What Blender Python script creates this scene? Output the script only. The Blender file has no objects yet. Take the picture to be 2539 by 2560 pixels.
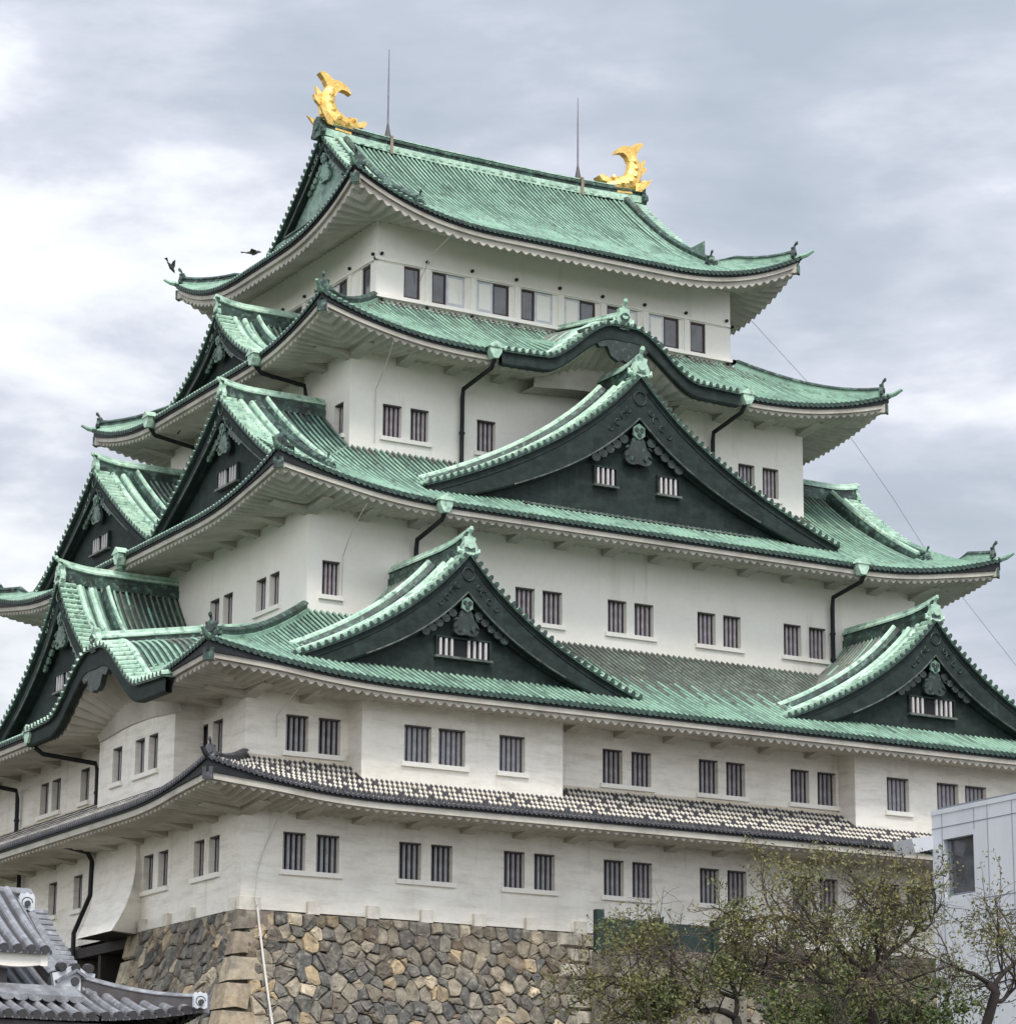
import bpy, math, random
from mathutils import Matrix, Vector
random.seed(7)
K = 2.12            # one bay of the keep in metres; the numbers below are in bays
sc = bpy.context.scene
COL = sc.collection
# ------------------------------------------------------------------ camera
CP = Vector((-28.04371474, -49.59536963, 0.78))
CF = Vector((0.48444684, 0.83827543, 0.25021103)); CR = Vector((0.86493221, -0.50184432, 0.00667471)); CU = Vector((-0.13116222, -0.21318204, 0.96816832))
cd = bpy.data.cameras.new('camera'); cam = bpy.data.objects.new('camera', cd); COL.objects.link(cam)
cd.sensor_fit = 'HORIZONTAL'; cd.sensor_width = 36.0; cd.lens = 7377.5 / 2539.0 * 36.0
cd.clip_start = 0.5; cd.clip_end = 6000
cam.matrix_world = Matrix(((CR.x, CU.x, -CF.x, CP.x * K), (CR.y, CU.y, -CF.y, CP.y * K), (CR.z, CU.z, -CF.z, CP.z * K), (0, 0, 0, 1)))
sc.camera = cam
# ------------------------------------------------------------------ sky and light
SUN_AZ, SUN_EL = math.radians(-108), math.radians(56)
w = bpy.data.worlds.new("World"); sc.world = w; w.use_nodes = True
N = w.node_tree.nodes; Lk = w.node_tree.links; N.clear()
def wn(t, **kw):
    n = N.new(t)
    for k, v in kw.items(): setattr(n, k, v)
    return n
out = wn('ShaderNodeOutputWorld'); bg = wn('ShaderNodeBackground'); Lk.new(bg.outputs[0], out.inputs[0])
sky = wn('ShaderNodeTexSky', sky_type='NISHITA', sun_disc=False)
sky.sun_elevation = SUN_EL; sky.sun_rotation = math.pi / 2 - SUN_AZ
sky.air_density = 1.5; sky.dust_density = 3.0
tc = wn('ShaderNodeTexCoord')
def wmath(op, a, b=None, clamp=False):
    n = wn('ShaderNodeMath', operation=op, use_clamp=clamp)
    for i, x in enumerate((a, b)):
        if x is None: continue
        if isinstance(x, (int, float)): n.inputs[i].default_value = x
        else: Lk.new(x, n.inputs[i])
    return n.outputs[0]
def wdot(v):
    n = wn('ShaderNodeVectorMath', operation='DOT_PRODUCT'); Lk.new(tc.outputs['Generated'], n.inputs[0]); n.inputs[1].default_value = v
    return n.outputs['Value']
mp = wn('ShaderNodeMapping'); Lk.new(tc.outputs['Generated'], mp.inputs[0]); mp.inputs['Scale'].default_value = (1, 1, 2.8)
mp.inputs['Location'].default_value = (0.35, 0.1, 0.2)
def wnoise(scale, det, rough, dist=0.0):
    n = wn('ShaderNodeTexNoise'); Lk.new(mp.outputs[0], n.inputs['Vector'])
    n.inputs['Scale'].default_value = scale; n.inputs['Detail'].default_value = det
    n.inputs['Roughness'].default_value = rough; n.inputs['Distortion'].default_value = dist
    return n.outputs['Fac']
n1 = wnoise(8.5, 7, 0.56, 0.15); n2 = wnoise(2.6, 2, 0.5)
hgt = wdot((0, 0, 1)); left = wdot(tuple(-CR))
g = wmath('ADD', wmath('MULTIPLY', hgt, -1.7), 0.52)
g = wmath('ADD', g, wmath('MULTIPLY', left, 0.4))
bump = wmath('SUBTRACT', 1.0, wmath('DIVIDE', wmath('ABSOLUTE', wmath('SUBTRACT', hgt, 0.325)), 0.075), True)
g = wmath('ADD', g, wmath('MULTIPLY', bump, wmath('MULTIPLY', wmath('ABSOLUTE', wmath('ADD', left, 0.01)), 3.2)))
f = wmath('ADD', wmath('MULTIPLY', wmath('SUBTRACT', n1, 0.5), 2.0), wmath('ADD', g, wmath('MULTIPLY', n2, 0.75)))
ramp = wn('ShaderNodeValToRGB'); Lk.new(wmath('ADD', f, 0.0, True), ramp.inputs[0])
cr = ramp.color_ramp; cr.elements[0].position = 0.0; cr.elements[0].color = (0.345, 0.39, 0.45, 1)
cr.elements[1].position = 1.0; cr.elements[1].color = (0.84, 0.85, 0.875, 1)
e = cr.elements.new(0.32); e.color = (0.41, 0.445, 0.51, 1)
e = cr.elements.new(0.62); e.color = (0.55, 0.57, 0.64, 1)
e = cr.elements.new(0.80); e.color = (0.71, 0.73, 0.77, 1)
# the cloud is thinnest and brightest round the hidden sun
sd = (math.cos(SUN_AZ) * math.cos(SUN_EL), math.sin(SUN_AZ) * math.cos(SUN_EL), math.sin(SUN_EL))
br = wmath('POWER', wmath('ADD', wmath('MULTIPLY', wdot(sd), 0.5), 0.5, True), 2.0)
br = wmath('ADD', wmath('MULTIPLY', br, 1.15), 0.49)
cl = wn('ShaderNodeVectorMath', operation='SCALE'); Lk.new(ramp.outputs[0], cl.inputs[0]); Lk.new(br, cl.inputs['Scale'])
sk = wn('ShaderNodeVectorMath', operation='SCALE'); Lk.new(sky.outputs[0], sk.inputs[0]); sk.inputs['Scale'].default_value = 0.08
ad = wn('ShaderNodeMix', data_type='RGBA'); ad.inputs[0].default_value = 0.90
Lk.new(sk.outputs[0], ad.inputs[6]); Lk.new(cl.outputs[0], ad.inputs[7])
Lk.new(ad.outputs[2], bg.inputs[0]); bg.inputs[1].default_value = 1.0
sl = bpy.data.lights.new('sun', 'SUN'); sl.energy = 1.5; sl.angle = math.radians(22); sl.color = (1, 0.945, 0.865)
so = bpy.data.objects.new('sun', sl); COL.objects.link(so)
so.rotation_euler = Vector(sd).to_track_quat('Z', 'Y').to_euler()
sc.view_settings.view_transform = 'Standard'; sc.view_settings.look = 'None'
sc.view_settings.exposure = 1.08; sc.view_settings.gamma = 1.0
sc.render.engine = 'CYCLES'

# ------------------------------------------------------------------ materials
def lin(r, g, b):
    return tuple(((c / 255) / 12.92 if c / 255 < 0.04045 else ((c / 255 + 0.055) / 1.055) ** 2.4) for c in (r, g, b)) + (1,)
def mat(name, c1, c2=None, c3=None, scale=1.0, stretch=(1, 1, 1), rough=0.7, metal=0.0, lo=0.35, hi=0.65, detail=6,
        fine=0.0, bump=0.0, bscale=20, attr=None, spec=0.5, streak=None, runs=None):
    """two (three) colours mixed by noise, plus fine value noise and bump"""
    m = bpy.data.materials.new(name); m.use_nodes = True; nt = m.node_tree; n = nt.nodes; l = nt.links
    b = n['Principled BSDF']; b.inputs['Roughness'].default_value = rough; b.inputs['Metallic'].default_value = metal
    b.inputs['Specular IOR Level'].default_value = spec
    t = n.new('ShaderNodeTexCoord'); mp = n.new('ShaderNodeMapping'); l.new(t.outputs['Object'], mp.inputs[0]); mp.inputs['Scale'].default_value = stretch
    def noise(s, d=detail, vec=mp.outputs[0], r=0.6):
        q = n.new('ShaderNodeTexNoise'); q.inputs['Scale'].default_value = s; q.inputs['Detail'].default_value = d; q.inputs['Roughness'].default_value = r
        l.new(vec, q.inputs['Vector']); return q.outputs['Fac']
    def rng(x, a, c):
        q = n.new('ShaderNodeMapRange'); l.new(x, q.inputs[0]); q.inputs[1].default_value = a; q.inputs[2].default_value = c; return q.outputs[0]
    def mix(fa, a, c, mode='MIX'):
        q = n.new('ShaderNodeMix'); q.data_type = 'RGBA'; q.blend_type = mode
        if isinstance(fa, float): q.inputs[0].default_value = fa
        else: l.new(fa, q.inputs[0])
        for i, x in ((6, a), (7, c)):
            if isinstance(x, tuple): q.inputs[i].default_value = x
            else: l.new(x, q.inputs[i])
        return q.outputs[2]
    col = c1
    if attr:
        a = n.new('ShaderNodeVertexColor'); a.layer_name = attr; col = a.outputs['Color']
    if c2: col = mix(rng(noise(scale), lo, hi), col, c2)
    if c3: col = mix(rng(noise(scale * 2.7, 8), 0.52, 0.72), col, c3)
    if streak:
        s2 = n.new('ShaderNodeMapping'); l.new(t.outputs['Object'], s2.inputs[0]); s2.inputs['Scale'].default_value = streak[1]
        col = mix(rng(noise(streak[2], 6, s2.outputs[0], 0.65), streak[3], streak[4]), col, streak[0])
    if runs:      # rain runs and stains drawn down the surface
        s3 = n.new('ShaderNodeMapping'); l.new(t.outputs['Object'], s3.inputs[0]); s3.inputs['Scale'].default_value = (1.5, 1.5, 0.16)
        col = mix(rng(noise(1.3, 5, s3.outputs[0], 0.6), runs[1], runs[2]), col, runs[0])
    if fine:
        q = n.new('ShaderNodeMapRange'); l.new(noise(bscale * 0.6, 4, t.outputs['Object']), q.inputs[0]); q.inputs[1].default_value = 0.3; q.inputs[2].default_value = 0.7
        q.inputs[3].default_value = 1 - fine; q.inputs[4].default_value = 1 + fine
        v = n.new('ShaderNodeVectorMath'); v.operation = 'SCALE'
        if isinstance(col, tuple): v.inputs[0].default_value = col[:3]
        else: l.new(col, v.inputs[0])
        l.new(q.outputs[0], v.inputs['Scale']); col = v.outputs[0]
    if isinstance(col, tuple): b.inputs['Base Color'].default_value = col
    else: l.new(col, b.inputs['Base Color'])
    if bump:
        bp_ = n.new('ShaderNodeBump'); bp_.inputs['Strength'].default_value = bump; bp_.inputs['Distance'].default_value = 0.03
        l.new(noise(bscale, 5, t.outputs['Object']), bp_.inputs['Height']); l.new(bp_.outputs[0], b.inputs['Normal'])
    return m
PLAS = mat('plaster_white', (0.88, 0.845, 0.77, 1), (0.80, 0.76, 0.68, 1), None, 0.4, (1, 1, 0.8), 0.85, lo=0.40, hi=0.75, fine=0.02, bump=0.2, bscale=9,
           runs=((0.60, 0.56, 0.48, 1), 0.60, 0.95),
           streak=((0.66, 0.63, 0.56, 1), (0.5, 0.5, 2.2), 1.3, 0.62, 0.98))
PLAS_L = mat('plaster_lower', (0.88, 0.84, 0.76, 1), (0.78, 0.735, 0.645, 1), None, 0.5, (1, 1, 0.8), 0.85, lo=0.40, hi=0.75, fine=0.03, bump=0.3, bscale=9,
             runs=((0.56, 0.51, 0.42, 1), 0.57, 0.92),
             streak=((0.60, 0.56, 0.48, 1), (0.5, 0.5, 2.6), 1.6, 0.47, 0.82))
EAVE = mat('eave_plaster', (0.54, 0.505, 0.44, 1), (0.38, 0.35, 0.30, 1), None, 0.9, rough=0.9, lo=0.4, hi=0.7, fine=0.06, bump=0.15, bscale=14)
CREAM = mat('cream_plaster', (0.62, 0.53, 0.40, 1), (0.70, 0.64, 0.53, 1), None, 1.1, rough=0.9, fine=0.05)
COP = mat('copper_patina', (0.27, 0.435, 0.33, 1), (0.185, 0.325, 0.24, 1), (0.085, 0.13, 0.105, 1), 0.5, rough=0.55, lo=0.42, hi=0.68, fine=0.08, bump=0.25, bscale=9,
          runs=((0.10, 0.155, 0.12, 1), 0.52, 0.78),
          streak=((0.38, 0.55, 0.43, 1), (3.0, 3.0, 0.7), 1.6, 0.56, 0.78))
COPD = mat('copper_patina_dull', (0.20, 0.32, 0.25, 1), (0.13, 0.22, 0.17, 1), (0.07, 0.10, 0.085, 1), 0.6, rough=0.6, lo=0.4, hi=0.65, fine=0.12, bump=0.25, bscale=9)
COPB = mat('copper_patina_pale', (0.47, 0.64, 0.51, 1), (0.30, 0.47, 0.36, 1), (0.07, 0.13, 0.10, 1), 1.1, rough=0.5, lo=0.42, hi=0.66, fine=0.18, bump=0.25, bscale=9)
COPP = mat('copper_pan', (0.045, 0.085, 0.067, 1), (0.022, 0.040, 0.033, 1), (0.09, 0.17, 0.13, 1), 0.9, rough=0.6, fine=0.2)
COPW = mat('copper_patina_weathered', (0.175, 0.205, 0.17, 1), (0.105, 0.11, 0.095, 1), (0.25, 0.28, 0.225, 1), 0.55, rough=0.6, lo=0.36, hi=0.60, fine=0.16, bump=0.25, bscale=9,
           streak=((0.055, 0.065, 0.055, 1), (3.5, 3.5, 0.6), 1.5, 0.52, 0.68))
RIDG = mat('ridge_copper', (0.045, 0.085, 0.068, 1), (0.014, 0.021, 0.019, 1), (0.16, 0.28, 0.22, 1), 1.6, rough=0.5, lo=0.38, hi=0.62, fine=0.15)
DARK = mat('gable_dark_copper', (0.011, 0.019, 0.0165, 1), (0.020, 0.033, 0.028, 1), None, 1.2, (1, 1, 2.5), 0.7, lo=0.4, hi=0.65, fine=0.3, bump=0.3, bscale=6, spec=0.28,
           runs=((0.03, 0.05, 0.042, 1), 0.55, 0.85))
CARV = mat('verdigris_panel', (0.22, 0.33, 0.27, 1), (0.09, 0.15, 0.12, 1), (0.32, 0.46, 0.38, 1), 1.6, rough=0.5, lo=0.4, hi=0.62)
DARKG = mat('carved_green_copper', (0.022, 0.034, 0.030, 1), (0.012, 0.018, 0.016, 1), (0.075, 0.125, 0.10, 1), 2.2, rough=0.5, lo=0.4, hi=0.62)
CARV2 = mat('carved_verdigris', (0.13, 0.19, 0.155, 1), (0.05, 0.075, 0.06, 1), (0.22, 0.32, 0.26, 1), 2.2, rough=0.5, lo=0.4, hi=0.62)
TRIM = mat('gable_trim', (0.13, 0.15, 0.13, 1), (0.03, 0.04, 0.035, 1), None, 3.0, rough=0.5)
BLACK = mat('dark_metal', (0.009, 0.010, 0.012, 1), (0.018, 0.022, 0.024, 1), None, 2, rough=0.6, spec=0.3)
CAPD = mat('tile_end_dark', (0.012, 0.020, 0.018, 1), (0.045, 0.085, 0.068, 1), None, 6, rough=0.55)
BAR = mat('bar_grey', (0.42, 0.41, 0.435, 1), (0.29, 0.28, 0.30, 1), None, 4, rough=0.6)
BARP = mat('bar_mauve', (0.52, 0.47, 0.49, 1), (0.36, 0.31, 0.325, 1), None, 4, rough=0.6)
BARW = mat('bar_white', (0.50, 0.485, 0.48, 1), (0.45, 0.42, 0.41, 1), None, 5, rough=0.6)
FRM = mat('frame_brown', (0.09, 0.075, 0.075, 1), (0.05, 0.04, 0.042, 1), None, 3, rough=0.6)
FRMR = mat('frame_maroon', (0.045, 0.012, 0.014, 1), rough=0.5)
INT = mat('interior_dark', (0.006, 0.006, 0.008, 1), rough=0.8)
CURT = mat('red_curtain', (0.30, 0.05, 0.04, 1), (0.14, 0.022, 0.012, 1), None, 5, rough=0.9)
GLASS = mat('window_glass', (0.06, 0.062, 0.07, 1), (0.12, 0.125, 0.14, 1), None, 0.9, rough=0.08)
SHOJI = mat('white_screen', (0.66, 0.68, 0.71, 1), (0.50, 0.52, 0.56, 1), None, 3, rough=0.8)
GOLD = mat('gold_leaf', (0.93, 0.66, 0.24, 1), (0.78, 0.48, 0.13, 1), None, 3, rough=0.42, metal=0.75, fine=0.15, bump=1.0, bscale=7)
GTILE = mat('grey_tile', (0.075, 0.075, 0.085, 1), (0.035, 0.035, 0.042, 1), (0.13, 0.13, 0.14, 1), 2.5, rough=0.45, fine=0.2)
WJOIN = mat('tile_plaster_joint', (0.74, 0.70, 0.62, 1), (0.52, 0.47, 0.39, 1), None, 2.5, rough=0.9, lo=0.4, hi=0.75)
FTILE = mat('foreground_tile', (0.22, 0.223, 0.24, 1), (0.12, 0.12, 0.13, 1), (0.34, 0.345, 0.365, 1), 2.2, rough=0.38, lo=0.42, hi=0.64, fine=0.14)
FTILD = mat('foreground_tile_dark', (0.05, 0.05, 0.055, 1), (0.035, 0.03, 0.03, 1), None, 2.2, rough=0.5, fine=0.15)  # darker tile grey for the pans, round tile ends and bosses
BRICK = mat('ridge_courses', (0.085, 0.08, 0.085, 1), (0.055, 0.04, 0.038, 1), None, 3, rough=0.5)
STONE = mat('stones', (0.2, 0.2, 0.2, 1), (0.12, 0.115, 0.105, 1), (0.27, 0.245, 0.20, 1), 1.6, rough=0.95, lo=0.50, hi=0.80, fine=0.35, bump=1.0, bscale=6, attr='tone')
STONE2 = mat('ledge_stone', (0.15, 0.14, 0.12, 1), (0.24, 0.215, 0.17, 1), None, 1.2, rough=0.95, fine=0.3, bump=1.0, bscale=4)
GAP = mat('stone_gap', (0.05, 0.043, 0.035, 1), (0.14, 0.12, 0.09, 1), None, 3, rough=1.0)
MBW = mat('white_cladding', (0.60, 0.62, 0.66, 1), (0.53, 0.55, 0.595, 1), None, 0.8, (1, 1, 0.15), 0.35, fine=0.02)
MBS = mat('cladding_seam', (0.16, 0.18, 0.21, 1), rough=0.6)
FENG = mat('fence_green', (0.008, 0.022, 0.019, 1), (0.011, 0.030, 0.026, 1), None, 1.5, rough=0.55)
BARKM = mat('bark', (0.045, 0.034, 0.028, 1), (0.025, 0.02, 0.018, 1), None, 3, rough=0.95, bump=0.4, bscale=9)
TWIG = mat('twigs', (0.11, 0.085, 0.065, 1), (0.065, 0.05, 0.042, 1), None, 3, rough=0.95)
ROD = mat('rod_metal', (0.22, 0.22, 0.26, 1), (0.14, 0.13, 0.14, 1), None, 3, rough=0.5, metal=0.4)
RUST = mat('rod_bracket', (0.22, 0.16, 0.12, 1), (0.30, 0.25, 0.20, 1), None, 3, rough=0.7)
PIPEW = mat('white_pipe', (0.62, 0.60, 0.56, 1), (0.5, 0.48, 0.44, 1), None, 2, rough=0.5)
WIRE = mat('wire', (0.40, 0.40, 0.42, 1), rough=0.6)
GROUND = mat('ground', (0.075, 0.07, 0.055, 1), (0.045, 0.055, 0.035, 1), (0.10, 0.09, 0.075, 1), 0.15, rough=1.0, fine=0.2)
WOOD = mat('gate_wood', (0.035, 0.028, 0.025, 1), (0.02, 0.016, 0.014, 1), None, 2, (3, 3, 0.5), 0.8)
BIRD = mat('bird_feathers', (0.05, 0.045, 0.045, 1), (0.10, 0.09, 0.085, 1), None, 6, rough=0.8)
def leafmat(name, a, b_, c):
    return mat(name, a, b_, c, 0.9, rough=0.6, lo=0.42, hi=0.62, detail=3, fine=0.25, bscale=6)
LEAFY = leafmat('leaf_yellow_green', (0.15, 0.145, 0.04, 1), (0.085, 0.105, 0.028, 1), (0.22, 0.165, 0.05, 1))
LEAFG = leafmat('leaf_green', (0.10, 0.135, 0.03, 1), (0.06, 0.09, 0.022, 1), (0.17, 0.165, 0.045, 1))

# ------------------------------------------------------------------ mesh helpers
def tf(k, p):
    x, y, z = p
    return (x, y, z) if k == 0 else (y, -x, z) if k == 1 else (-y, x, z) if k == 3 else (-x, -y, z)
# k = 0 front, 1 left, 2 back, 3 right
class MB:
    def __init__(s, k=0): s.V = []; s.F = []; s.M = []; s.k = k; s.C = None
    def v(s, p): s.V.append(tf(s.k, p)); return len(s.V) - 1
    def f(s, idx, m=0): s.F.append(tuple(idx)); s.M.append(m)
    def poly(s, pts, m=0): s.f([s.v(p) for p in pts], m)
    def box(s, a, b, m=0):
        x0, y0, z0 = a; x1, y1, z1 = b
        i = [s.v(p) for p in ((x0, y0, z0), (x1, y0, z0), (x1, y1, z0), (x0, y1, z0), (x0, y0, z1), (x1, y0, z1), (x1, y1, z1), (x0, y1, z1))]
        for q in ((0, 3, 2, 1), (4, 5, 6, 7), (0, 1, 5, 4), (1, 2, 6, 5), (2, 3, 7, 6), (3, 0, 4, 7)): s.f([i[j] for j in q], m)
    def prism(s, pts, off, m=0, mside=None):
        """closed polygon pts extruded by vector off"""
        n = len(pts); a = [s.v(p) for p in pts]; b = [s.v((p[0] + off[0], p[1] + off[1], p[2] + off[2])) for p in pts]
        s.f(a, m); s.f(b[::-1], m)
        for i in range(n): s.f((a[i], b[i], b[(i + 1) % n], a[(i + 1) % n]), m if mside is None else mside)
    def tube(s, path, r, n=8, m=0, caps=True):
        P = [Vector(p) for p in path]; R = r if isinstance(r, (list, tuple)) else [r] * len(P)
        rings = []; up = None
        for i, p in enumerate(P):
            t = (P[min(i + 1, len(P) - 1)] - P[max(i - 1, 0)]).normalized()
            if up is None: up = Vector((0, 0, 1)) if abs(t.z) < 0.9 else Vector((1, 0, 0))
            a = t.cross(up).normalized(); b = a.cross(t).normalized(); up = b
            rings.append([s.v(tuple(p + (a * math.cos(2 * math.pi * j / n) + b * math.sin(2 * math.pi * j / n)) * R[i])) for j in range(n)])
        for i in range(len(P) - 1):
            for j in range(n): s.f((rings[i][j], rings[i][(j + 1) % n], rings[i + 1][(j + 1) % n], rings[i + 1][j]), m)
        if caps: s.f(rings[0][::-1], m); s.f(rings[-1], m)
    def sweep(s, path, prof, m=0, scale=None, mats=None):
        """profile (side, up) swept along a path, kept upright"""
        P = [Vector(p) for p in path]; rings = []
        for i, p in enumerate(P):
            t = (P[min(i + 1, len(P) - 1)] - P[max(i - 1, 0)]); h = Vector((t.x, t.y, 0)).normalized()
            a = Vector((h.y, -h.x, 0)); q = scale[i] if scale else 1.0
            u = a.cross(t.normalized()).normalized()
            if u.z < 0: u = -u
            rings.append([s.v(tuple(p + a * (x * q) + u * (y * q))) for x, y in prof])
        n = len(prof)
        for i in range(len(P) - 1):
            for j in range(n): s.f((rings[i][j], rings[i][(j + 1) % n], rings[i + 1][(j + 1) % n], rings[i + 1][j]), mats[j] if mats else m)
        s.f(rings[0][::-1], m); s.f(rings[-1], m)
    def grid(s, rows, m=0, mf=None):
        idx = [[s.v(p) for p in r] for r in rows]
        for i in range(len(rows) - 1):
            for j in range(len(rows[i]) - 1):
                s.f((idx[i][j], idx[i + 1][j], idx[i + 1][j + 1], idx[i][j + 1]), mf(i, j) if mf else m)
    def build(s, name, mats, parent=None, smooth=False, tone=None):
        me = bpy.data.meshes.new(name)
        o0 = parent['_org'] if parent is not None and '_org' in parent else (0, 0, 0)
        me.from_pydata([((x - o0[0]) * K, (y - o0[1]) * K, (z - o0[2]) * K) for x, y, z in s.V], [], s.F)
        if not isinstance(mats, (list, tuple)): mats = [mats]
        for m in mats: me.materials.append(m)
        me.polygons.foreach_set('material_index', s.M)
        if smooth: me.polygons.foreach_set('use_smooth', [True] * len(s.F))
        if tone:
            at = me.color_attributes.new('tone', 'FLOAT_COLOR', 'CORNER'); d = []
            for p, c in zip(s.F, tone): d += list(c) * len(p)
            at.data.foreach_set('color', d)
        me.update()
        o = bpy.data.objects.new(name, me); COL.objects.link(o)
        if parent is not None:
            o.parent = parent; o['_org'] = o0
        return o
def tag(o, label=None, cat=None, group=None, kind=None):
    for k_, v_ in (('label', label), ('category', cat), ('group', group), ('kind', kind)):
        if v_: o[k_] = v_
    return o
def thing(name, loc, label, cat, group=None):
    o = bpy.data.objects.new(name, None); COL.objects.link(o); o.location = [c * K for c in loc]; o['_org'] = loc
    o.empty_display_size = 0.5
    return tag(o, label, cat, group)
def link_copy(src, parent, loc=None, rz=None):
    c = src.copy(); COL.objects.link(c); c.parent = parent
    if loc is not None: c.location = loc
    if rz is not None: c.rotation_euler = (0, 0, rz)
    return c
RZ = {0: 0.0, 1: -math.pi / 2, 2: math.pi, 3: math.pi / 2}

# ------------------------------------------------------------------ ground
g_ = MB(); g_.poly([(-900, -900, 0), (900, -900, 0), (900, 900, 0), (-900, 900, 0)]); tag(g_.build('ground', GROUND), kind='structure')

# ================================================================== THE KEEP
keep = thing('castle_keep', (0, 0, 6.3), 'five storey white plastered castle keep with green copper roofs and dark gables, filling the picture', 'castle')
# storey: half widths, wall bottom and top
A = [8.5, 8.5, 6.5, 5.0, 4.0]; B = [7.5, 7.5, 5.5, 4.0, 3.0]
# roofs 0..4: overhang, eave z, rise, depth, curve share, corner lift, lift radius
ROOF = [dict(o=1.2, ze=8.04, H=0.66, W=1.2, a=.85, L=.40, R=3.4, p=.090, wall=0),
        dict(o=1.3, ze=9.87, H=1.80, W=3.3, a=.85, L=.40, R=4.2, p=.117, wall=1),
        dict(o=1.2, ze=13.58, H=1.57, W=2.7, a=.75, L=.55, R=3.6, p=.117, wall=2),
        dict(o=1.25, ze=16.99, H=1.38, W=2.25, a=.85, L=.56, R=3.3, p=.117, wall=3),
        dict(o=1.05, ze=19.80, H=2.92, W=4.05, a=.66, L=.78, R=3.2, p=.107, wall=4)]
def hz(r, d):
    s_ = d / r['W']; return r['ze'] + r['H'] * (r['a'] * s_ + (1 - r['a']) * s_ * s_)
def lift(r, c, d):
    Wl = 2.4 if r['W'] > 4 else r['W']
    return r['L'] * max(0.0, 1 - max(c, 0) / r['R']) ** 2.3 * max(0.0, 1 - d / Wl)
def sstep(t): t = max(0.0, min(1.0, t)); return t * t * (3 - 2 * t)
def kbell(t): return 1 - sstep((t - 0.08) / 0.58)          # 1 at the crown of the undulating gable, 0 on its flat ends
KARA = {(3, 0): (0.0, 2.55, 0.86), (1, 1): (4.4, 2.95, 0.92)}   # (roof, side): centre, half width, height
def klift(ri, k, u, d):
    if (ri, k) not in KARA: return 0.0
    c, hw, H = KARA[(ri, k)]
    return H * kbell(abs(u - c) / hw) * max(0.0, 1 - d / 1.5) * 0.97
def extents(ri, k):
    r = ROOF[ri]; a_, b_ = A[ri] + r['o'], B[ri] + r['o']
    return (a_, b_) if k in (0, 2) else (b_, a_)
def dmax(ri, k, u):
    r = ROOF[ri]; U = extents(ri, k)[0]; c = U - abs(u)
    if ri == 4:
        if k in (0, 2): return 4.05 if abs(u) <= 3.72 else c
        return min(1.70, c)
    if ri == 2 and k in (0, 2) and 5.0 <= abs(u) <= 7.06: return 3.75
    return min(r['W'], c)
def zroof(ri, k, u, d):
    r = ROOF[ri]; c = extents(ri, k)[0] - abs(u)
    return hz(r, d) + lift(r, c, d) + klift(ri, k, u, d)
RIBP = [(-.5, 0), (-.27, 0), (-.20, .55), (0, 1), (.20, .55), (.27, 0)]
def roof_side(ri, k, parent, mats):
    r = ROOF[ri]; U, Y = extents(ri, k); p = r['p']; n = int(2 * U / p); p = 2 * U / n; h = 0.06
    top = MB(k); capm = top; cols = []
    for i in range(n):
        uc = -U + p * (i + 0.5)
        for a_, b_ in RIBP: cols.append((uc + a_ * p, b_ * h, i))
    cols.append((U, 0, n))
    rows = 9 if ri else 12
    prev = None
    for ci, (u, hh, ri_) in enumerate(cols):
        dm = max(0.0, dmax(ri, k, u)); cur = []
        for j in range(rows + 1):
            d = dm * j / rows
            cur.append(top.v((u, -(Y - d), zroof(ri, k, u, d) + hh)))
        lip = top.v((u, -(Y - 0.0), zroof(ri, k, u, 0) - 0.045 + hh * 0.3)); cur.insert(0, lip)
        if prev is not None and abs(prev[1] - dm) < 0.8:
            jj = 0
            for j in range(rows + 1):
                if ri == 0:   # dark tile courses with white plaster joints, staggered rib by rib
                    wj = (j + (ri_ % 2) * 0) % 2
                    isrib = (ci % 6) in (2, 3, 4, 5)
                    mm = 1 if j > 0 and ((isrib and j % 2 == 0 and (ri_ * 37 + j * 11) % 17 > 1) or (not isrib and j % 2 == 1 and (ri_ * 29 + j * 7) % 19 > 1)) else 0
                else:
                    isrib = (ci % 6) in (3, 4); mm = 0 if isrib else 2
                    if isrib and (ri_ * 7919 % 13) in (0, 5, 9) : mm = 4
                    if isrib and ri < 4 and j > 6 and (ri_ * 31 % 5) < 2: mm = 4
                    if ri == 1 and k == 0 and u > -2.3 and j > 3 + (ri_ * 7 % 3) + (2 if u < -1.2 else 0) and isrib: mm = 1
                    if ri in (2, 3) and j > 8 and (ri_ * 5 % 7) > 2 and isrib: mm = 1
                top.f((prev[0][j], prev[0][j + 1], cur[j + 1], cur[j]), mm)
        prev = (cur, dm)
    for i in range(n):     # round tile ends
        uc = -U + p * (i + 0.5); z = zroof(ri, k, uc, 0) + 0.004; rr = 0.036
        pts = [(uc + rr * math.cos(t * math.pi / 3), -Y - 0.012, z + rr * math.sin(t * math.pi / 3)) for t in range(6)]
        capm.prism(pts, (0, 0.03, 0), 3 if ri else 0)
    o = top.build('roof_slope', mats, parent, smooth=False)
    return o
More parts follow.
